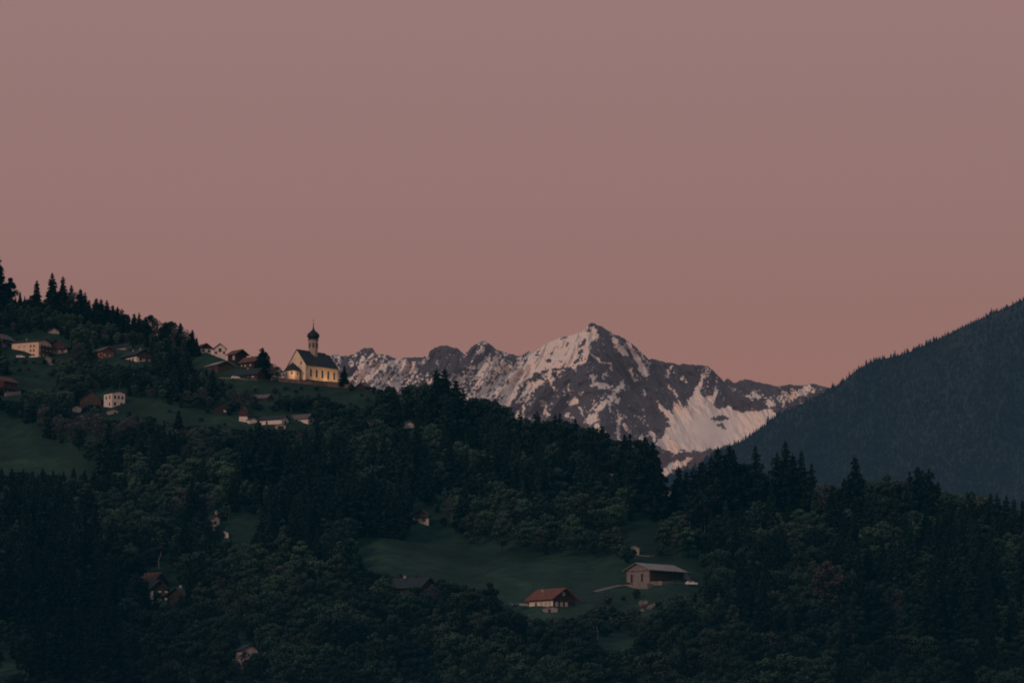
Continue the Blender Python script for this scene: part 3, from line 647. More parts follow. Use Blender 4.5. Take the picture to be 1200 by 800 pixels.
car(276,444.0,3,'carwhite','white car parked by the dark long house left of the church',s=1.0)

# --- village, top left
B=house
B('apartment_house','large cream apartment house with three rows of windows on the left hillside','apartment house',45,418.5,11,16.5,8.2,9.6,64,wall='cream',roof='darkroof',over=.7,fm='cream',
  win=[('l',[-5.4,-3.4],z,.9,1.1,'glass') for z in (.9,3.1,5.4)]+[('l',[0.6,3.6],z,1.6,1.2,'paleglass') for z in (.9,3.1,5.4)]+[('g',[-3,0,3],z,1.4,1.5,'glass') for z in (.7,3.0,5.3)],
  balc=[('g',-5,5,2.8),('g',-5,5,5.1)],chim=[(0,3,1.2)])
B('chalet','dark chalet with broad gable and red brown front right of the cream apartment house','chalet',66,414.5,11,11,3.6,7.2,0,wall='grey',roof='darkroof',over=1.2,clad='redwood',cladz=2.6,win=[('g',[-3,0,3],.8,1,1.1),('g',[-1.6,1.6],3.9,1,1)],balc=[('g',-4.5,4.5,2.6)])
B('house','small pale house with dark roof above the dark chalet','house',60,395,6.5,9,3.6,5.8,0,wall='grey',roof='darkroof',over=1.0,win=[('g',[-1.8,1.5],1.4,1,1.2)],dy=6)
B('house','low half hidden house with pale front above the cream apartment house','house',44,390,6.5,9,2.2,4.4,-12,wall='white',roof='darkroof',over=1.,win=[('g',[-1.5,1.5],.7,1,1)],dy=6)
B('house','brown wooden house cut by the left edge above the left meadow','house',3,407,9,10,4.6,7.6,-25,wall='grey',roof='paleroof',over=.9,clad='redwood',cladz=2.2,win=[('g',[-2.5,0,2.5],.7,1,1.2,'paleglass'),('r',[-3,0],.7,1,1.2,'paleglass')],balc=[('r',-4,4,2.3)])
B('wooden_house','orange timber house with grey roof in the left village','house',120,420.5,6.5,8,4.6,6.2,40,wall='orangewood',roof='paleroof',over=1.2,win=[('l',[-2.5,1],1.5,1,1.2),('g',[-2,1],1.5,1,1.2,'paleglass')])
B('house','long house with dark roof, white wall and brown gable in the left village','house',160,424,8.5,17,4.0,6.6,38,wall='white',roof='darkroof',over=1.1,clad='brownwood',cladz=2.8,win=[('l',[-5,-2,2,5],.9,1.2,1.3),('g',[-2,1.5],.9,1,1.2),('g',[0],4,1,1)],balc=[('g',-4,4,2.8)],chim=[(0,2,1.0),(0,-5,.9)])
B('house','house with pale walls tucked behind the long dark roofed house','house',146,412,7,9,3.2,5.2,60,wall='grey',roof='darkroof',over=.8,win=[('g',[0],1,1,1)],dy=4)
B('house','reddish timber house with a terrace at the left edge below the village','house',4,463,9,10,7.0,9.4,-30,wall='redwood',roof='orangeroof',over=.8,win=[('g',[-2,1],1.2,1.1,1.3,'paleglass'),('g',[-2,1],4.2,1.1,1.3,'paleglass'),('r',[-2,1],1.2,1.1,1.3,'paleglass')],balc=[('r',-4,5,3.4)])
ground_wall('terrace_wall','pale terrace wall beside the reddish timber house','wall',[(6,464),(14,463),(24,462)],1.6,.5,'grey')
B('house','white two storey house with dark windows on the slope below the left village','house',131,477.5,7,7.5,7.0,8.0,38,wall='white',roof='darkroof',over=.35,win=[('g',[-1.9,.1,2.1],4.5,.8,1.3),('g',[-1.9,1.6],1.3,.9,1.3),('l',[-1.8,1.5],4.5,.8,1.3),('l',[-1.6],1.3,.8,1.2)],gm='glass')
B('shed','low white shed just below the white two storey house','shed',127,486,4.5,4.5,1.8,2.5,20,wall='grey',roof='paleroof',over=.3,door=('g',.8,1,1.6))
B('house','brown gabled wooden house behind bare trees left of the white two storey house','house',106,479,10,9,4.5,8.2,0,wall='brownwood',roof='darkroof',over=.8,win=[('g',[-2.5,0,2.5],1.2,.9,1.1),('g',[0],4.6,.9,1)])
B('shed','small pinkish shed at the left foot of the brown gabled house','shed',90,483,4,4,2.0,3.0,0,wall='white',roof='paleroof',over=.3)
# --- row left of the church
B('house','pale house with dark roof, leftmost on the skyline left of the church','house',235,415,6,7,3.6,5.6,30,wall='white',roof='redroof',over=.9,win=[('g',[-1.5,1.5],1.4,1,1.2)],clad='darkwood',cladz=3)
B('house','small white gabled house on the skyline between two darker houses','house',250.5,415,5.6,7,3.6,5.8,8,wall='white',roof='redroof',over=.6,win=[('g',[0],1.8,1.2,1.6),('g',[-2,2],.8,.8,1)],dy=3)
B('house','timber house with red roof and dark gable on the skyline left of the church','house',276,424,6.5,7,4.8,6.8,42,wall='darkwood',roof='orangeroof',over=1.1,win=[('l',[-1.5],1.7,1.8,2.2,'paleglass')],dy=3)
B('house','wide house with orange red roof behind the big dark tree left of the church','house',298,433,7,10,4.8,7.2,50,wall='darkwood',roof='orangeroof',over=1.0,win=[('l',[-2,1.5,4],2.2,1,1.1,'paleglass')],chim=[(-1,0,1)],dy=2)
B('barn','low barn with pale sheet roof and brown boards below the skyline houses','barn',255,437,9,10,4.4,6.2,38,wall='brownwood',roof='greyroof',over=1.0)
B('long_house','long dark roofed house with red brown front beside the rail fence','house',301,444.5,7,14,3.2,5.8,58,wall='redwood',roof='darkroof',over=1.0,win=[('l',[-4.5,-1.5,1.5,4.5],.8,1.1,1.1,'paleglass')],chim=[(0,1,.9)])
B('house','little house with pale gable between the big dark tree and the chapel','house',318,441.5,5,6,3.0,5.0,20,wall='white',roof='redroof',over=.6,win=[('g',[0],1,1,1)])
B('hut','little dark roofed hut on the ridge right of the church','hut',428,456,5,5,1.6,3.4,-30,wall='darkwood',roof='paleroof',over=.6)
# --- below the church
B('long_house','long low white house with dark roof below the church, left one of two','house',330,497.5,6,12,2.9,4.4,62,wall='white',roof='darkroof',over=.8,win=[('g',[0],.8,1,1)],door=('l',2,1.0,2))
B('long_house','long low white house with pale roof below the church, right one of two','house',361,497,7,13,3.0,5.0,58,wall='white',roof='paleroof',over=.8,win=[('g',[-1.3,1.3],1,.8,1)],door=('l',-2,1.0,2))
B('garage','low pale garage in front of the long low white houses below the church','garage',323,503,4.5,4.5,1.8,2.4,10,wall='grey',roof='paleroof',over=.2,door=('g',0,2.6,1.6))
B('house','narrow red brown house with white base left of the long low white houses','house',285,494,3.8,5,5.4,7.0,0,wall='white',roof='darkroof',over=.5,clad='redwood',cladz=2.4,win=[('g',[-1,1],3.4,.8,1)])
B('shed','low white shed right of the narrow red brown house','shed',292,496.5,4.0,6,1.8,2.6,30,wall='white',roof='paleroof',over=.3)
B('house','low dark house with one pale window in the trees below the left village','house',260,484,8,7,2.6,4.6,0,wall='darkwood',roof='darkroof',over=.8,win=[('g',[1.5],.5,1.2,1.2,'paleglass')])
B('barn','low brownish hay barn on the grass slope under the church','barn',313,470,6,9,1.8,3.4,66,wall='brownwood',roof='paleroof',over=.5)
B('hut','tiny white walled hut high in the wood right of the church slope','hut',474,502,4.5,5,2.0,3.2,25,wall='white',roof='greyroof',over=.4)
B('hut','tiny pale hut beside a small spruce below the church slope','hut',434,499,3,4,1.6,2.6,-20,wall='white',roof='redroof',over=.4)
# --- middle and bottom
B('chalet','small chalet with dark timber top and white base at the upper meadow edge','chalet',493,613,6.2,6.5,3.4,5.9,0,wall='white',roof='darkroof',over=.9,clad='darkwood',cladz=2.6,win=[('g',[-1.6,1.2],.9,1.1,1.1)],balc=[('g',-2.8,2.8,2.5)])
B('house','slim pale house with tall chimney half hidden by trees on the left slope','house',247,622,3.6,5,4.8,6.2,30,wall='grey',roof='darkroof',over=.5,win=[('g',[0],2.8,.8,1)],chim=[(1.0,-1.0,2.4)])
B('shed','low white walled shed right of the slim pale house on the left slope','shed',262,630,3.6,4.2,1.8,2.9,0,wall='white',roof='darkroof',over=.4,win=[('g',[0],.6,.9,.8)])
B('chalet','chalet with white gable and balcony in the dark wood at lower left','chalet',177,706,5.6,8.5,5.0,7.6,22,wall='white',roof='darkroof',over=1.0,clad='darkwood',cladz=4.1,win=[('g',[-1.4,1.2],.9,1,1.3),('g',[-1.4,1.2],2.9,.9,1.1)],balc=[('g',-2.4,2.4,2.6)])
B('chalet','dark timber chalet right beside the white gabled chalet at lower left','chalet',217,711,6.4,8,4.0,6.4,-14,wall='darkwood',roof='darkroof',over=1.0,win=[('g',[-1.9,0,1.9],1.2,.8,1.0,'glass'),('r',[-1],1.2,.9,1.1,'paleglass')],chim=[(0,0,1)])
B('house','house with orange red roof rising behind the white gabled chalet','house',178,690,7,6.5,3.0,6.0,55,wall='darkwood',roof='orangeroof',over=.7,dy=4,group=None)
B('house','pale two storey house behind trees at the bottom of the slope','house',283,784,4.8,6,5.6,7.0,25,wall='grey',roof='darkroof',over=.6,win=[('g',[-1.8,1.4],3.4,.9,1.2),('g',[-1.8,1.4],.9,.9,1.2)])
B('farmhouse','dark shadowed farmhouse with wide roof in the trees left of the red roofed farmhouse','house',492,704,10,14,5.0,8.0,60,wall='darkwood',roof='darkroof',over=1.1,win=[('g',[-2.5,0,2.5],1.2,.8,1.2,'paleglass'),('l',[-4],1.2,.9,1.6,'paleglass')],chim=[(0,2,1)])
B('house','reddish house far down the gap between the two woods','house',777,586,7,7,3.0,5.2,20,wall='white',roof='redroof',over=.6)

# --- boulders below the barn
def boulder(px,py,s,seed,label):
    r=random.Random(seed); bm=bmesh.new(); bmesh.ops.create_icosphere(bm,subdivisions=2,radius=1)
    for v in bm.verts: v.co=Vector((v.co.x*s*r.uniform(.8,1.2),v.co.y*s*.9*r.uniform(.8,1.2),v.co.z*s*.8*r.uniform(.75,1.25)))
    me=bpy.data.meshes.new('boulder'); bm.to_mesh(me); bm.free(); me.materials.append(M['rock']); o=link('boulder',me); o.location=G(px,py)+Vector((0,0,s*.3)); tag(o,label,'boulder','boulders on the meadow below the barn')
boulder(754,710,1.9,1,'largest grey boulder on the meadow below the barn'); boulder(762,713,1.4,2,'flat grey boulder right of the largest one below the barn')
boulder(753,717,1.1,3,'small boulder in front of the largest one below the barn'); boulder(766,710,.9,4,'small boulder farthest right below the barn'); boulder(713,728,1.3,5,'lone pale boulder on the lower meadow left of the others')

# ------------------------------------------------------------------ what stays open
RECTS=[(8,393,52,420),(52,396,80,415),(54,386,68,396),(36,386,50,392),(0,388,12,408),(106,406,130,421),(130,405,176,425),(0,440,24,465),(119,459,146,487),(96,460,120,470),(86,476,95,482),
   (230,400,252,416),(250,400,266,415),(266,408,285,424),(281,415,302,433),(226,416,262,430),(250,430,268,440),(270,428,318,445),(332,380,402,452),(317,434,334,446),(420,448,438,455),
   (300,484,366,499),(280,472,290,495),(288,489,302,497),(258,477,264,483),(303,462,322,469),(471,493,482,501),(430,494,437,499),
   (480,590,508,617),(244,606,256,618),(256,620,268,631),(170,672,192,686),(174,684,202,707),(196,686,216,706),(280,756,297,786),(612,688,680,716),(598,702,620,710),(636,712,654,719),
   (728,654,818,692),(696,684,740,695),(736,641,768,652),(748,703,770,718),(772,545,782,586),(708,722,717,729),
   (488,688,498,700),(462,684,474,692)]
for r_ in RECTS: clear_rect(*r_)
for p_ in [[(12,419),(50,419),(66,432),(64,446),(58,456),(40,450),(22,456),(10,436)],
   [(-150,480),(0,484),(30,500),(60,520),(100,545),(120,556),(60,552),(0,550),(-150,550)],
   [(148,462),(190,470),(230,482),(270,488),(310,499),(300,502),(240,496),(190,488),(146,480),(128,488)],
   [(262,446),(320,448),(402,455),(440,466),(444,473),(404,471),(380,462),(335,459),(300,465),(262,462)],
   [(414,630),(445,626),(490,618),(512,617),(540,634),(590,648),(660,654),(735,653),(816,664),(826,676),(816,692),(780,697),(745,702),(735,712),(700,704),(680,716),(652,722),(612,722),(596,706),(570,690),(520,676),(470,670),(425,664)],
   [(742,604),(772,604),(770,640),(738,648),(728,628)],
   [(270,604),(296,600),(306,610),(292,630),(272,636)],
   [(771,556),(785,556),(788,606),(760,606),(771,590)],
   [(700,746),(726,742),(746,750),(735,757),(704,757)],
   [(30,770),(0,790),(0,800)]]: clear_poly(p_)
II=np.zeros((1001,1501)); II[1:,1:]=CLEAR.cumsum(0).cumsum(1)
def clear_hit(x0,y0,x1,y1):
    x0=int(np.clip(x0+150,0,1499)); x1=int(np.clip(x1+150,x0+1,1500)); y0=int(np.clip(y0,0,999)); y1=int(np.clip(y1,y0+1,1000))
    return II[y1,x1]-II[y0,x1]-II[y1,x0]+II[y0,x0]

# ------------------------------------------------------------------ trees
TONE={'dark':(.011,.022,.020),'deep':(.006,.013,.0125),'green':(.018,.033,.027),'olive':(.023,.033,.025),'bright':(.026,.046,.030),'rust':(.038,.035,.035),'grey':(.040,.043,.045)}
TW={'dark':'dark','deep':'blackish','green':'green','olive':'olive','bright':'light green','rust':'reddish','grey':'grey'}
trees=[]   # px,py,h(m),kind,tone,label
def T(px,top,base,kind='spruce',tone='dark',label=None,wf=1.0):
    D=float(depth(px,base)); h=(base-top)*D/F*1.02
    trees.append(dict(px=px,py=base,h=h,kind=kind,tone=tone,label=label,wf=wf,top=top,fixed=True))
# skyline left
T(-3,298,368,'spruce','deep','tall dark spruce cut by the left edge of the photo on the skyline',1.3)
T(11,322,366,'broad','deep','broad dark tree just right of the spruce at the left edge skyline',.9)
T(3,330,366,'broad','deep',None,1.1); T(24,341,365,'spruce','deep','small pointed spruce alone on the left skyline'); T(43,328,366,'spruce','deep','free standing spruce with layered boughs on the left skyline',1.15)
T(61,319,368,'spruce','deep','tallest spruce of the pair on the left skyline',1.1); T(73,323,370,'spruce','deep','slightly lower spruce of the tall pair on the left skyline',1.15)
for x,t,b,k in [(82,334,372,'spruce'),(88,341,374,'bare'),(94,339,376,'spruce'),(99,343,378,'spruce'),(104,352,380,'spruce'),(113,350,382,'spruce'),(118,351,384,'spruce'),(124,352,384,'spruce'),(132,358,388,'spruce'),(137,360,388,'spruce'),(142,362,390,'spruce'),(150,369,392,'spruce'),(157,368,394,'spruce'),(163,367,396,'spruce'),(176,368,400,'broad'),(171,372,398,'spruce'),(185,373,402,'bare'),(192,380,404,'broad'),(200,374,408,'broad'),(211,379,412,'spruce'),(207,384,412,'bare'),(218,384,414,'bare'),(224,387,418,'spruce'),(230,396,418,'spruce'),(32,350,366,'bush'),(52,350,368,'broad')]:
    T(x,t-1,b,k,'deep' if k!='bare' else 'grey',None,1.5 if k=='spruce' else 1.1)
T(308,407,441,'spruce','deep','big dark spruce with sloping outline between the red roofed houses and the church',1.9); T(303,416,440,'broad','deep',None,.7); T(311,410,442,'broad','deep',None,.62)
T(314,420,443,'broad','deep',None,.8); T(319,424,447,'bare','grey'); T(326,428,447,'bare','deep')
T(403.5,428,453,'spruce','deep','compact dark spruce standing right against the church choir',1.5)
for x,t,b,k,to in [(412,449,458,'bush','dark'),(438,452,462,'bush','deep'),(447,455,468,'bush','deep'),(460,452,480,'broad','dark'),(468,456,484,'bare','olive'),(485,446,496,'broad','dark'),(497,444,500,'broad','green'),(507,446,502,'broad','dark'),(513,432,505,'spruce','deep'),(520,432,505,'spruce','deep'),(531,444,508,'spruce','deep'),(541,454,512,'spruce','deep'),(525,460,512,'spruce','dark'),(552,466,514,'broad','dark'),(562,458,520,'broad','deep'),(570,462,520,'broad','deep'),(580,466,522,'spruce','deep'),(588,470,525,'broad','deep'),(598,478,530,'broad','dark'),(610,482,530,'spruce','dark'),(620,486,534,'broad','dark'),(630,481,538,'spruce','deep'),(640,486,540,'broad','deep'),(650,485,542,'spruce','deep'),(657,484,545,'spruce','deep'),(665,488,545,'broad','deep'),(675,490,548,'spruce','deep'),(684,494,550,'broad','deep'),(694,496,552,'broad','deep'),(704,498,556,'spruce','deep'),(713,503,560,'broad','deep'),(722,512,566,'broad','dark'),(733,509,575,'spruce','deep'),(739,508,582,'spruce','deep'),(746,510,588,'broad','deep'),(753,512,592,'spruce','deep'),(761,517,598,'spruce','deep'),(768,518,604,'spruce','deep'),(771,532,612,'spruce','deep')]:
    T(x,t,b,k,to,None,1.3 if k=='spruce' else 1)
for x,t,b,k,to in [(791,562,612,'spruce','deep'),(797,546,612,'spruce','deep'),(804,552,615,'spruce','deep'),(813,548,618,'spruce','deep'),(822,540,618,'spruce','deep'),(836,534,620,'spruce','deep'),(829,544,620,'spruce','deep'),(846,524,625,'spruce','deep'),(854,522,628,'spruce','deep'),(862,530,625,'spruce','deep'),(873,540,620,'broad','deep'),(884,538,615,'broad','deep'),(890,522,612,'spruce','deep'),(900,546,612,'broad','dark'),(911,530,614,'spruce','deep'),(920,517,616,'spruce','deep'),(930,532,615,'spruce','deep'),(937,528,615,'spruce','deep'),(952,543,612,'spruce','deep'),(945,556,612,'broad','dark'),(965,560,615,'bare','olive'),(978,562,612,'broad','dark'),(988,560,612,'spruce','deep'),(995,556,612,'spruce','deep'),(1015,560,612,'broad','dark'),(1027,556,615,'broad','dark'),(1040,551,618,'broad','green'),(1052,556,618,'broad','olive'),(1063,562,620,'broad','dark'),(1068,552,618,'spruce','deep'),(1076,546,618,'spruce','deep'),(1085,550,620,'spruce','deep'),(1091,549,620,'spruce','deep'),(1100,564,622,'spruce','deep'),(1112,572,626,'broad','dark'),(1124,576,628,'broad','olive'),(1138,573,630,'broad','green'),(1150,574,632,'broad','olive'),(1162,577,632,'spruce','dark'),(1170,578,634,'spruce','dark'),(1180,580,636,'spruce','dark'),(1190,584,640,'spruce','dark'),(1200,586,640,'spruce','dark'),(1212,586,645,'spruce','dark')]:
    T(x,t,b,k,to,None,1.25 if k=='spruce' else 1)
T(1004,535,614,'spruce','deep','solitary tall dark spruce with broad layered boughs on the right skyline',1.35)
# pale stems seen in the woods
for x,t,b in [(840,552,628),(808,575,636),(822,568,632),(826,575,634),(683,590,640),(703,592,642),(637,586,632),(641,582,630),(627,590,628),(605,592,634),(430,590,628),(444,588,628),(327,560,614),(232,560,620),(612,594,636),(660,588,640)]:
    T(x,t,b,'birch','deep')
# remembered single trees
T(968,655,720,'broad','rust','round tree with reddish brown foliage in the wood at lower right',1.1)
T(192,500,560,'spruce','deep'); T(183,495,556,'spruce','deep'); T(208,480,520,'spruce','deep',None,1.2)
T(840,676,722,'broad','deep','dark round tree right of the barn'); T(575,680,726,'broad','deep','dark tree at the lower left edge of the big meadow'); T(568,690,726,'spruce','deep')
for x,t,b in [(295,500,590),(305,492,592),(315,500,594),(324,508,590),(340,520,596),(352,516,600),(362,520,600),(288,516,588),(423,556,622),(436,548,626),(448,556,628),(458,562,630),(470,566,632),(412,560,620),(404,566,616)]:
    T(x,t,b,'spruce','deep')
T(1155,778,840,'broad','bright','fresh light green tree top at the lower right edge'); T(1180,782,850,'broad','bright'); T(1195,776,845,'broad','green')
T(68,482,520,'bare','grey'); T(52,470,512,'bare','grey'); T(84,490,526,'bare','grey'); T(100,480,520,'bare','grey'); T(114,482,522,'bare','grey'); T(90,400,432,'bare','rust','reddish bare tree right of the dark chalet in the left village')
T(275,456,480,'bare','rust'); T(284,455,482,'bare','rust')
T(300,762,812,'broad','dark'); T(286,760,806,'bare','olive',None,.8); T(296,768,808,'broad','dark'); T(184,688,722,'broad','dark',None,.6); T(210,694,726,'broad','dark',None,.7); T(500,690,726,'broad','dark'); T(735,640,660,'bush','dark'); T(256,612,640,'broad','dark',None,.7); T(243,606,636,'broad','deep',None,.7); T(222,664,716,'spruce','deep'); T(170,680,726,'spruce','deep',None,1.3); T(488,686,722,'broad','deep'); T(478,688,724,'bare','grey'); T(505,684,722,'bare','rust'); T(518,690,724,'broad','deep'); T(462,690,728,'broad','dark'); T(428,490,512,'spruce','deep','small dark spruce standing beside a tiny pale hut'); T(250,430,475,'spruce','deep')
for x,b in [(14,578),(26,580),(38,578),(50,580),(62,578),(74,580),(86,580),(98,578),(110,582),(122,584),(134,586),(146,588),(2,576)]: T(x,b-28+random.uniform(-5,5),b,'spruce','deep',None,1.25)

ELL=[ # conifer stands: cx,cy,rx,ry
 (215,445,48,45),(310,555,45,60),(350,590,40,40),(440,600,60,45),(190,540,28,40),(90,575,80,20),(540,500,60,40),(590,540,40,60),(730,570,50,50),(860,590,90,50),
 (40,720,60,90),(110,760,60,60),(1000,640,25,60),(1130,700,80,110),(60,640,50,60),(900,740,40,60),(245,640,40,40),(330,650,40,30),(480,560,30,60),(660,560,60,40),(370,700,20,40)]
def kind_at(px,py):
    n=float(fbm(np.array([px/34.]),np.array([py/30.]),151,3)[0]); c=-.15+1.4*(n-.5)
    for cx,cy,rx,ry in ELL: c+= .85*math.exp(-(((px-cx)/rx)**2+((py-cy)/ry)**2))
    if px>960: c+=.1
    r=random.random()
    if r<c: return 'spruce'
    m=float(fbm(np.array([px/45.]),np.array([py/40.]),171,3)[0])
    # bare, greyish trees below the left village
    b=.9*math.exp(-(((px-130)/120)**2+((py-512)/34)**2))+.5*math.exp(-(((px-200)/60)**2+((py-600)/22)**2))+.5*math.exp(-(((px-450)/60)**2+((py-485)/18)**2))+.35*math.exp(-(((px-540)/40)**2+((py-690)/25)**2))+.25*math.exp(-(((px-1040)/50)**2+((py-730)/50)**2))
    if random.random()<b+(m-.62)*1.2: return 'bare'
    return 'birch' if random.random()<.07 else 'broad'
def tone_at(kind,px,py):
    m=float(fbm(np.array([px/60.+9]),np.array([py/45.]),191,3)[0]); r=random.random()
    valley_shade=np.clip((py-560)/260,0,1)*np.clip((320-px)/200,0,1)*.6  # valley shade at lower left, put into the choice of darker tones
    if kind=='spruce': return 'deep' if r<.6+valley_shade else 'dark'
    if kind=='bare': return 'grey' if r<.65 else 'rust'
    v=m+.05+ (r-.5)*.42-valley_shade*.35+.16*math.exp(-(((px-1080)/90)**2+((py-635)/30)**2))+.1*math.exp(-(((px-400)/110)**2+((py-760)/40)**2))+.1*math.exp(-(((px-150)/130)**2+((py-640)/30)**2))
    if v>.74: return 'bright'
    if v>.60: return 'olive' if random.random()<.5 else 'green'
    if v>.46: return 'green'
    if v>.34: return 'dark'
    return 'deep'
acc=[(t['px'],t['py'],7.,10.) for t in trees]
GRID={}
def cell(x,y): return int(x//24),int(y//24)
for q in acc: GRID.setdefault(cell(q[0],q[1]),[]).append(q)
def ok(px,py,wx,wy):
    cx,cy=cell(px,py)
    for i in (-2,-1,0,1,2):
        for j in (-2,-1,0,1,2):
            for q in GRID.get((cx+i,cy+j),()):
                if ((px-q[0])/((wx+q[2])/2))**2+((py-q[1])/((wy+q[3])/2))**2<1: return False
    return True
for it in range(26000):
    px=random.uniform(-90,1290); s=float(skyl(px)); py=random.uniform(s+4,878)
    D=float(depth(px,py)); k=F/D
    kind=kind_at(px,py)
    h={'spruce':random.uniform(13,25),'broad':random.uniform(9,16),'birch':random.uniform(12,18),'bare':random.uniform(8,13)}[kind]
    if py<470 and px<420: h*=.72
    if px>960 and kind=='broad': h*=.85
    P=PROTO[kind]; w=P[0]['w']/P[0]['h']*h
    small=0
    for attempt in range(5):
        hp=h*k; wp=w*k
        if clear_hit(px-wp*.42,py-hp*1.0,px+wp*.42,py+1)<=wp*hp*.03 and not (px<395 and py-hp<s-4): break
        h*=.72; w*=.72; small+=1
    else: continue
    if h<3.2: continue
    # keep the drawn skyline free of strays
    if py-hp < s-8 and px>395 and (py-hp< s-(28 if px<770 else 30)): 
        if not px<395: continue
    wx=wp*.50; wy=max(hp*.22,4)
    if py>780: wy*=1.4
    if not ok(px,py,wx,wy): continue
    if h<5.5 and kind!='spruce': kind='bush'
    trees.append(dict(px=px,py=py,h=h,kind=kind,tone=tone_at(kind if kind!='bush' else 'broad',px,py),label=None,wf=random.choice([.75,.9,1,1.1,1.25,1.45])*random.uniform(.92,1.08),top=py-hp,fixed=False))
    q=(px,py,wx,wy); GRID.setdefault(cell(px,py),[]).append(q)
for it in range(5000):
    px=random.uniform(-10,330); py=random.uniform(float(skyl(px))+3,480); h=random.uniform(4,8.5); k=F/float(depth(px,py)); kind=random.choice(['broad','broad','spruce','bare']); wp=PROTO[kind][0]['w']/PROTO[kind][0]['h']*h*k; hp=h*k
    if clear_hit(px-wp*.42,py-hp,px+wp*.42,py+1)>wp*hp*.12 or py-hp<float(skyl(px))-3 and px>235: continue
    if not ok(px,py,wp*.3,4): continue
    trees.append(dict(px=px,py=py,h=h,kind=kind,tone=tone_at(kind,px,py),label=None,wf=random.uniform(.9,1.3),top=py-hp,fixed=False)); GRID.setdefault(cell(px,py),[]).append((px,py,wp*.45,4))
# bushes fringing meadow edges
for it in range(2600):
    px=random.uniform(-60,1260); s=float(skyl(px)); py=random.uniform(s+3,800)
    h=random.uniform(2,4.5); k=F/float(depth(px,py)); hp=h*k; wp=hp*1.1
    if clear_hit(px-wp*.5,py-hp,px+wp*.5,py+1)>wp*hp*.08: continue
    if clear_hit(px-14,py-14,px+14,py+12)<8: continue
    if random.random()<.5: continue
    trees.append(dict(px=px,py=py,h=h,kind='bush',tone=random.choice(['deep','dark','green','olive','grey','dark']),label=None,wf=random.uniform(.9,1.3),top=py-hp,fixed=False))

for it in range(900):
    px,py=random.choice([(random.uniform(10,90),random.uniform(425,470)),(random.uniform(130,310),random.uniform(460,502)),(random.uniform(255,445),random.uniform(448,476)),(random.uniform(100,240),random.uniform(400,440)),(random.uniform(560,830),random.uniform(700,735))])
    h=random.uniform(1.4,3.6); k=F/float(depth(px,py)); hp=h*k; wp=hp*1.1
    if random.random()<.84 or not ok(px,py,5,4): continue
    if any(r_[0]-3<px<r_[2]+3 and r_[1]<py<r_[3]+4 for r_ in RECTS): continue
    trees.append(dict(px=px,py=py,h=h,kind='bush',tone=random.choice(['dark','green','olive','grey','dark','rust']),label=None,wf=random.uniform(.9,1.4),top=py-hp,fixed=False)); GRID.setdefault(cell(px,py),[]).append((px,py,wp*.6,4))
LM=[('church',368,445),('red roofed farmhouse',645,705),('barn',770,685),('cream apartment house',30,410),('white two storey house',132,470),('small upper meadow chalet',492,605),
    ('white gabled chalet',190,700),('long low white houses',335,492),('gap between the woods',775,590),('solitary skyline spruce',1004,600),('round reddish brown tree',968,700),('bottommost pale house',290,780),('shadowed farmhouse',490,695),('slim tall chimneyed house',250,615)]
KN={'spruce':('spruce_tree','spruce','spruces'),'broad':('broadleaf_tree','broadleaf tree','broadleaf trees'),'birch':('birch_tree','pale stemmed birch','birches'),'bare':('bare_tree','sparse tree','sparse trees'),'bush':('bush','bush','bushes')}
def describe(t):
    px,py=t['px'],t['py']; n,lx,ly=min(LM,key=lambda l:(l[1]-px)**2+((l[2]-py)*1.3)**2); dx,dy=px-lx,(py-ly)*1.3; d=math.hypot(dx,dy)
    a=math.degrees(math.atan2(dy,dx))%360
    dr=['right of','lower right of','below','lower left of','left of','upper left of','above','upper right of'][int((a+22.5)//45)%8]
    ds='close' if d<35 else ('' if d<75 else ('some way' if d<130 else 'far'))
    hp=py-t['top']; lim={'spruce':(38,62),'broad':(32,48),'birch':(38,55),'bare':(24,36),'bush':(8,13)}[t['kind']]
    sz='small' if hp<lim[0] else ('medium' if hp<lim[1] else 'tall')
    if t['kind']=='bush' : sz={'small':'tiny','medium':'small','tall':'large'}[sz]
    where=f"{ds} {dr} the {n}".strip()
    return f"{sz} {TW[t['tone']]} {KN[t['kind']][1]} {where}", f"{sz} {TW[t['tone']]} {KN[t['kind']][2]} {where}"
# the largest in view stand as single trees, the rest make up the background wood
def vis(t):
    inside=-6<t['px']<1206 and t['top']<795
    return (inside, (t['py']-t['top'])*(1+.8*t['fixed'])+(300 if t['fixed'] else 0))
stuffl={}
for kd,lim in (('spruce',300),('broad',300),('birch',300),('bare',300),('bush',300)):
    L=sorted([t for t in trees if t['kind']==kd],key=vis,reverse=True)
    for i,t in enumerate(L):
        pv=random.randrange(len(PROTO[kd])); pr=PROTO[kd][pv]; sc=t['h']/pr['h']; rz=random.uniform(0,6.28); g=G(t['px'],t['py']); j=random.uniform(.82,1.2)
        c=np.array(TONE[t['tone']])*j*float(np.interp(t['py'],[480,600,700,860],[2.5,2.2,1.8,1.4] if kd=='spruce' else [2.4,2.2,1.75,1.2]))*(1-.5*float(np.clip((t['py']-600)/200,0,1)*np.clip((330-t['px'])/200,0,1)))*(1-.25*float(np.clip((t['py']-650)/150,0,1)*np.clip((t['px']-850)/200,0,1)))  # valley shade mixed into the foliage colour, darker down the slope
        if i<lim and vis(t)[0]:
            lab,grp=describe(t)
            if t['label']: lab=t['label']; grp=None
            r_=empty(KN[kd][0],g,rz,lab,'bush' if kd=='bush' else 'tree',grp); r_.scale=(sc*t['wf'],sc*t['wf'],sc); r_.rotation_euler=(random.gauss(0,.022),random.gauss(0,.022),rz)
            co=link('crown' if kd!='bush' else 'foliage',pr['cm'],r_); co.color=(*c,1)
            link('trunk' if kd!='bush' else 'stem',pr['tm'],r_)
        else: stuffl.setdefault(kd,[]).append((pr,sc,t['wf'],rz,g,c))
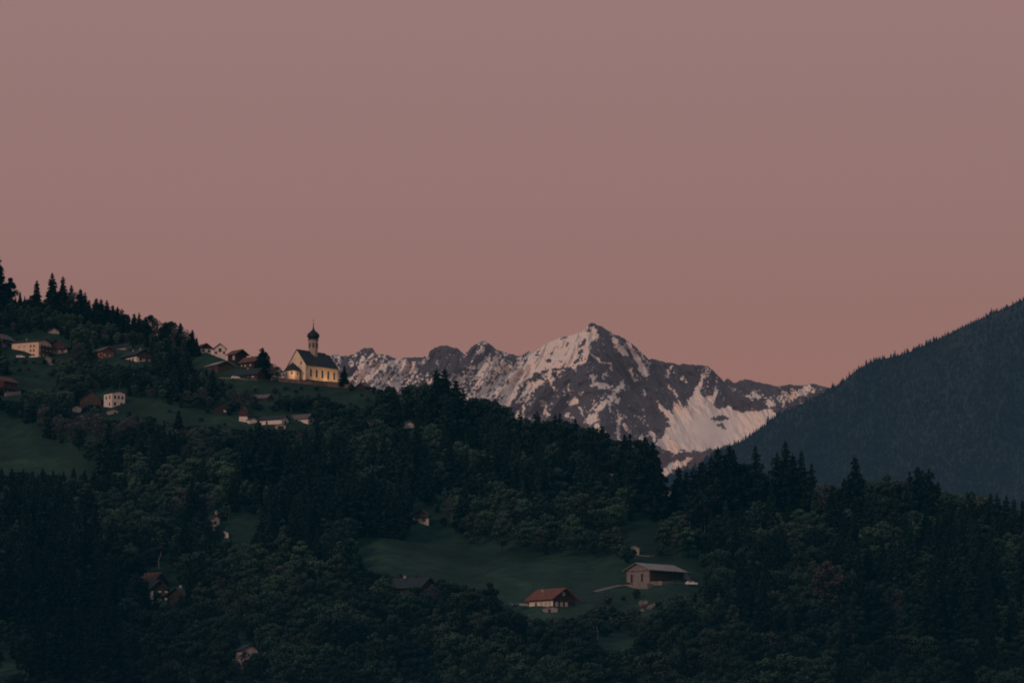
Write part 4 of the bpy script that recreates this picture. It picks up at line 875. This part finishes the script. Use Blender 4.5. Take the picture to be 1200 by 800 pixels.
print('TREES',len(trees),{k:sum(t['kind']==k for t in trees) for k in KN},'stuff',{k:len(v) for k,v in stuffl.items()})
SV=[];SF=[];SC=[];k0=0
for kd,L in stuffl.items():
    for pr,sc,wf,rz,g,c in L:
        cr,sr=math.cos(rz),math.sin(rz); A=np.array([[cr*wf,-sr*wf,0],[sr*wf,cr*wf,0],[0,0,1]])*sc
        V=pr['V']@A.T+np.array(g); SV.append(V); SF.append(pr['F']+k0); SC.append(pr['T'][:,None]*c); k0+=len(V)
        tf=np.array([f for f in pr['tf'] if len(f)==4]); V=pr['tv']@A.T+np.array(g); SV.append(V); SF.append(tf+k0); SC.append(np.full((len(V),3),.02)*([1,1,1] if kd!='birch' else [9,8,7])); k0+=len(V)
if SV:
    o=link('woodland',npmesh('woodland',np.concatenate(SV),np.concatenate(SF),M['leaf'],False,tint=np.concatenate(SC)))
    tag(o,'rest of the mixed woodland filling the hillside between the single trees','woodland',None,'stuff')

# ------------------------------------------------------------------ sky and light
world=bpy.data.worlds.new('World'); scene.world=world; world.use_nodes=True; nt=world.node_tree; nd=nt.nodes; lk=nt.links
bg=nd['Background']; tc=nd.new('ShaderNodeTexCoord'); sp=nd.new('ShaderNodeSeparateXYZ'); lk.new(tc.outputs['Generated'],sp.inputs[0])
cr=nd.new('ShaderNodeValToRGB'); lk.new(sp.outputs['Z'],cr.inputs[0]); e=cr.color_ramp.elements
SKYC=[(0.0,(.290,.155,.130)),(.125,(.297,.160,.139)),(.155,(.289,.163,.148)),(.20,(.293,.178,.166)),(.26,(.308,.192,.182)),(.45,(.19,.17,.18)),(1.,(.085,.125,.15))]
SKYC=[(p,(c[0]*1.03,c[1]*1.0,c[2]*(1.0 if p<.16 else 1.02))) for p,c in SKYC]
e[0].position=SKYC[0][0]; e[0].color=(*SKYC[0][1],1); e[1].position=1; e[1].color=(*SKYC[-1][1],1)
for p_,c_ in SKYC[1:-1]: q=e.new(p_); q.color=(*c_,1)
# dusk sky model adds the blue of the opposite sky overhead
sky=nd.new('ShaderNodeTexSky'); sky.sky_type='NISHITA'; sky.sun_disc=False; sky.sun_elevation=R(9); sky.sun_rotation=R(215)
hi=nd.new('ShaderNodeMapRange'); lk.new(sp.outputs['Z'],hi.inputs[0]); hi.inputs[1].default_value=.35; hi.inputs[2].default_value=.8; hi.inputs[3].default_value=0; hi.inputs[4].default_value=.05
vs=nd.new('ShaderNodeVectorMath'); vs.operation='SCALE'; lk.new(sky.outputs[0],vs.inputs[0]); lk.new(hi.outputs[0],vs.inputs['Scale'])
ad=nd.new('ShaderNodeVectorMath'); ad.operation='ADD'; lk.new(cr.outputs[0],ad.inputs[0]); lk.new(vs.outputs[0],ad.inputs[1]); lk.new(ad.outputs[0],bg.inputs[0]); bg.inputs[1].default_value=1
sun=bpy.data.lights.new('sun','SUN'); sun.energy=1.0; sun.angle=R(12); sun.color=(1,.66,.50)
so=bpy.data.objects.new('sun',sun); COL.objects.link(so)
az=R(215); el=R(20)    # direction TO the sun, clockwise from +Y
d=Vector((math.sin(az)*math.cos(el),math.cos(az)*math.cos(el),math.sin(el))); so.rotation_euler=d.to_track_quat('Z','Y').to_euler()
scene.view_settings.view_transform='Standard'; scene.view_settings.look='None'; scene.view_settings.exposure=0; scene.view_settings.gamma=1
scene.render.engine='CYCLES'; scene.cycles.max_bounces=4; scene.cycles.filter_width=1.9
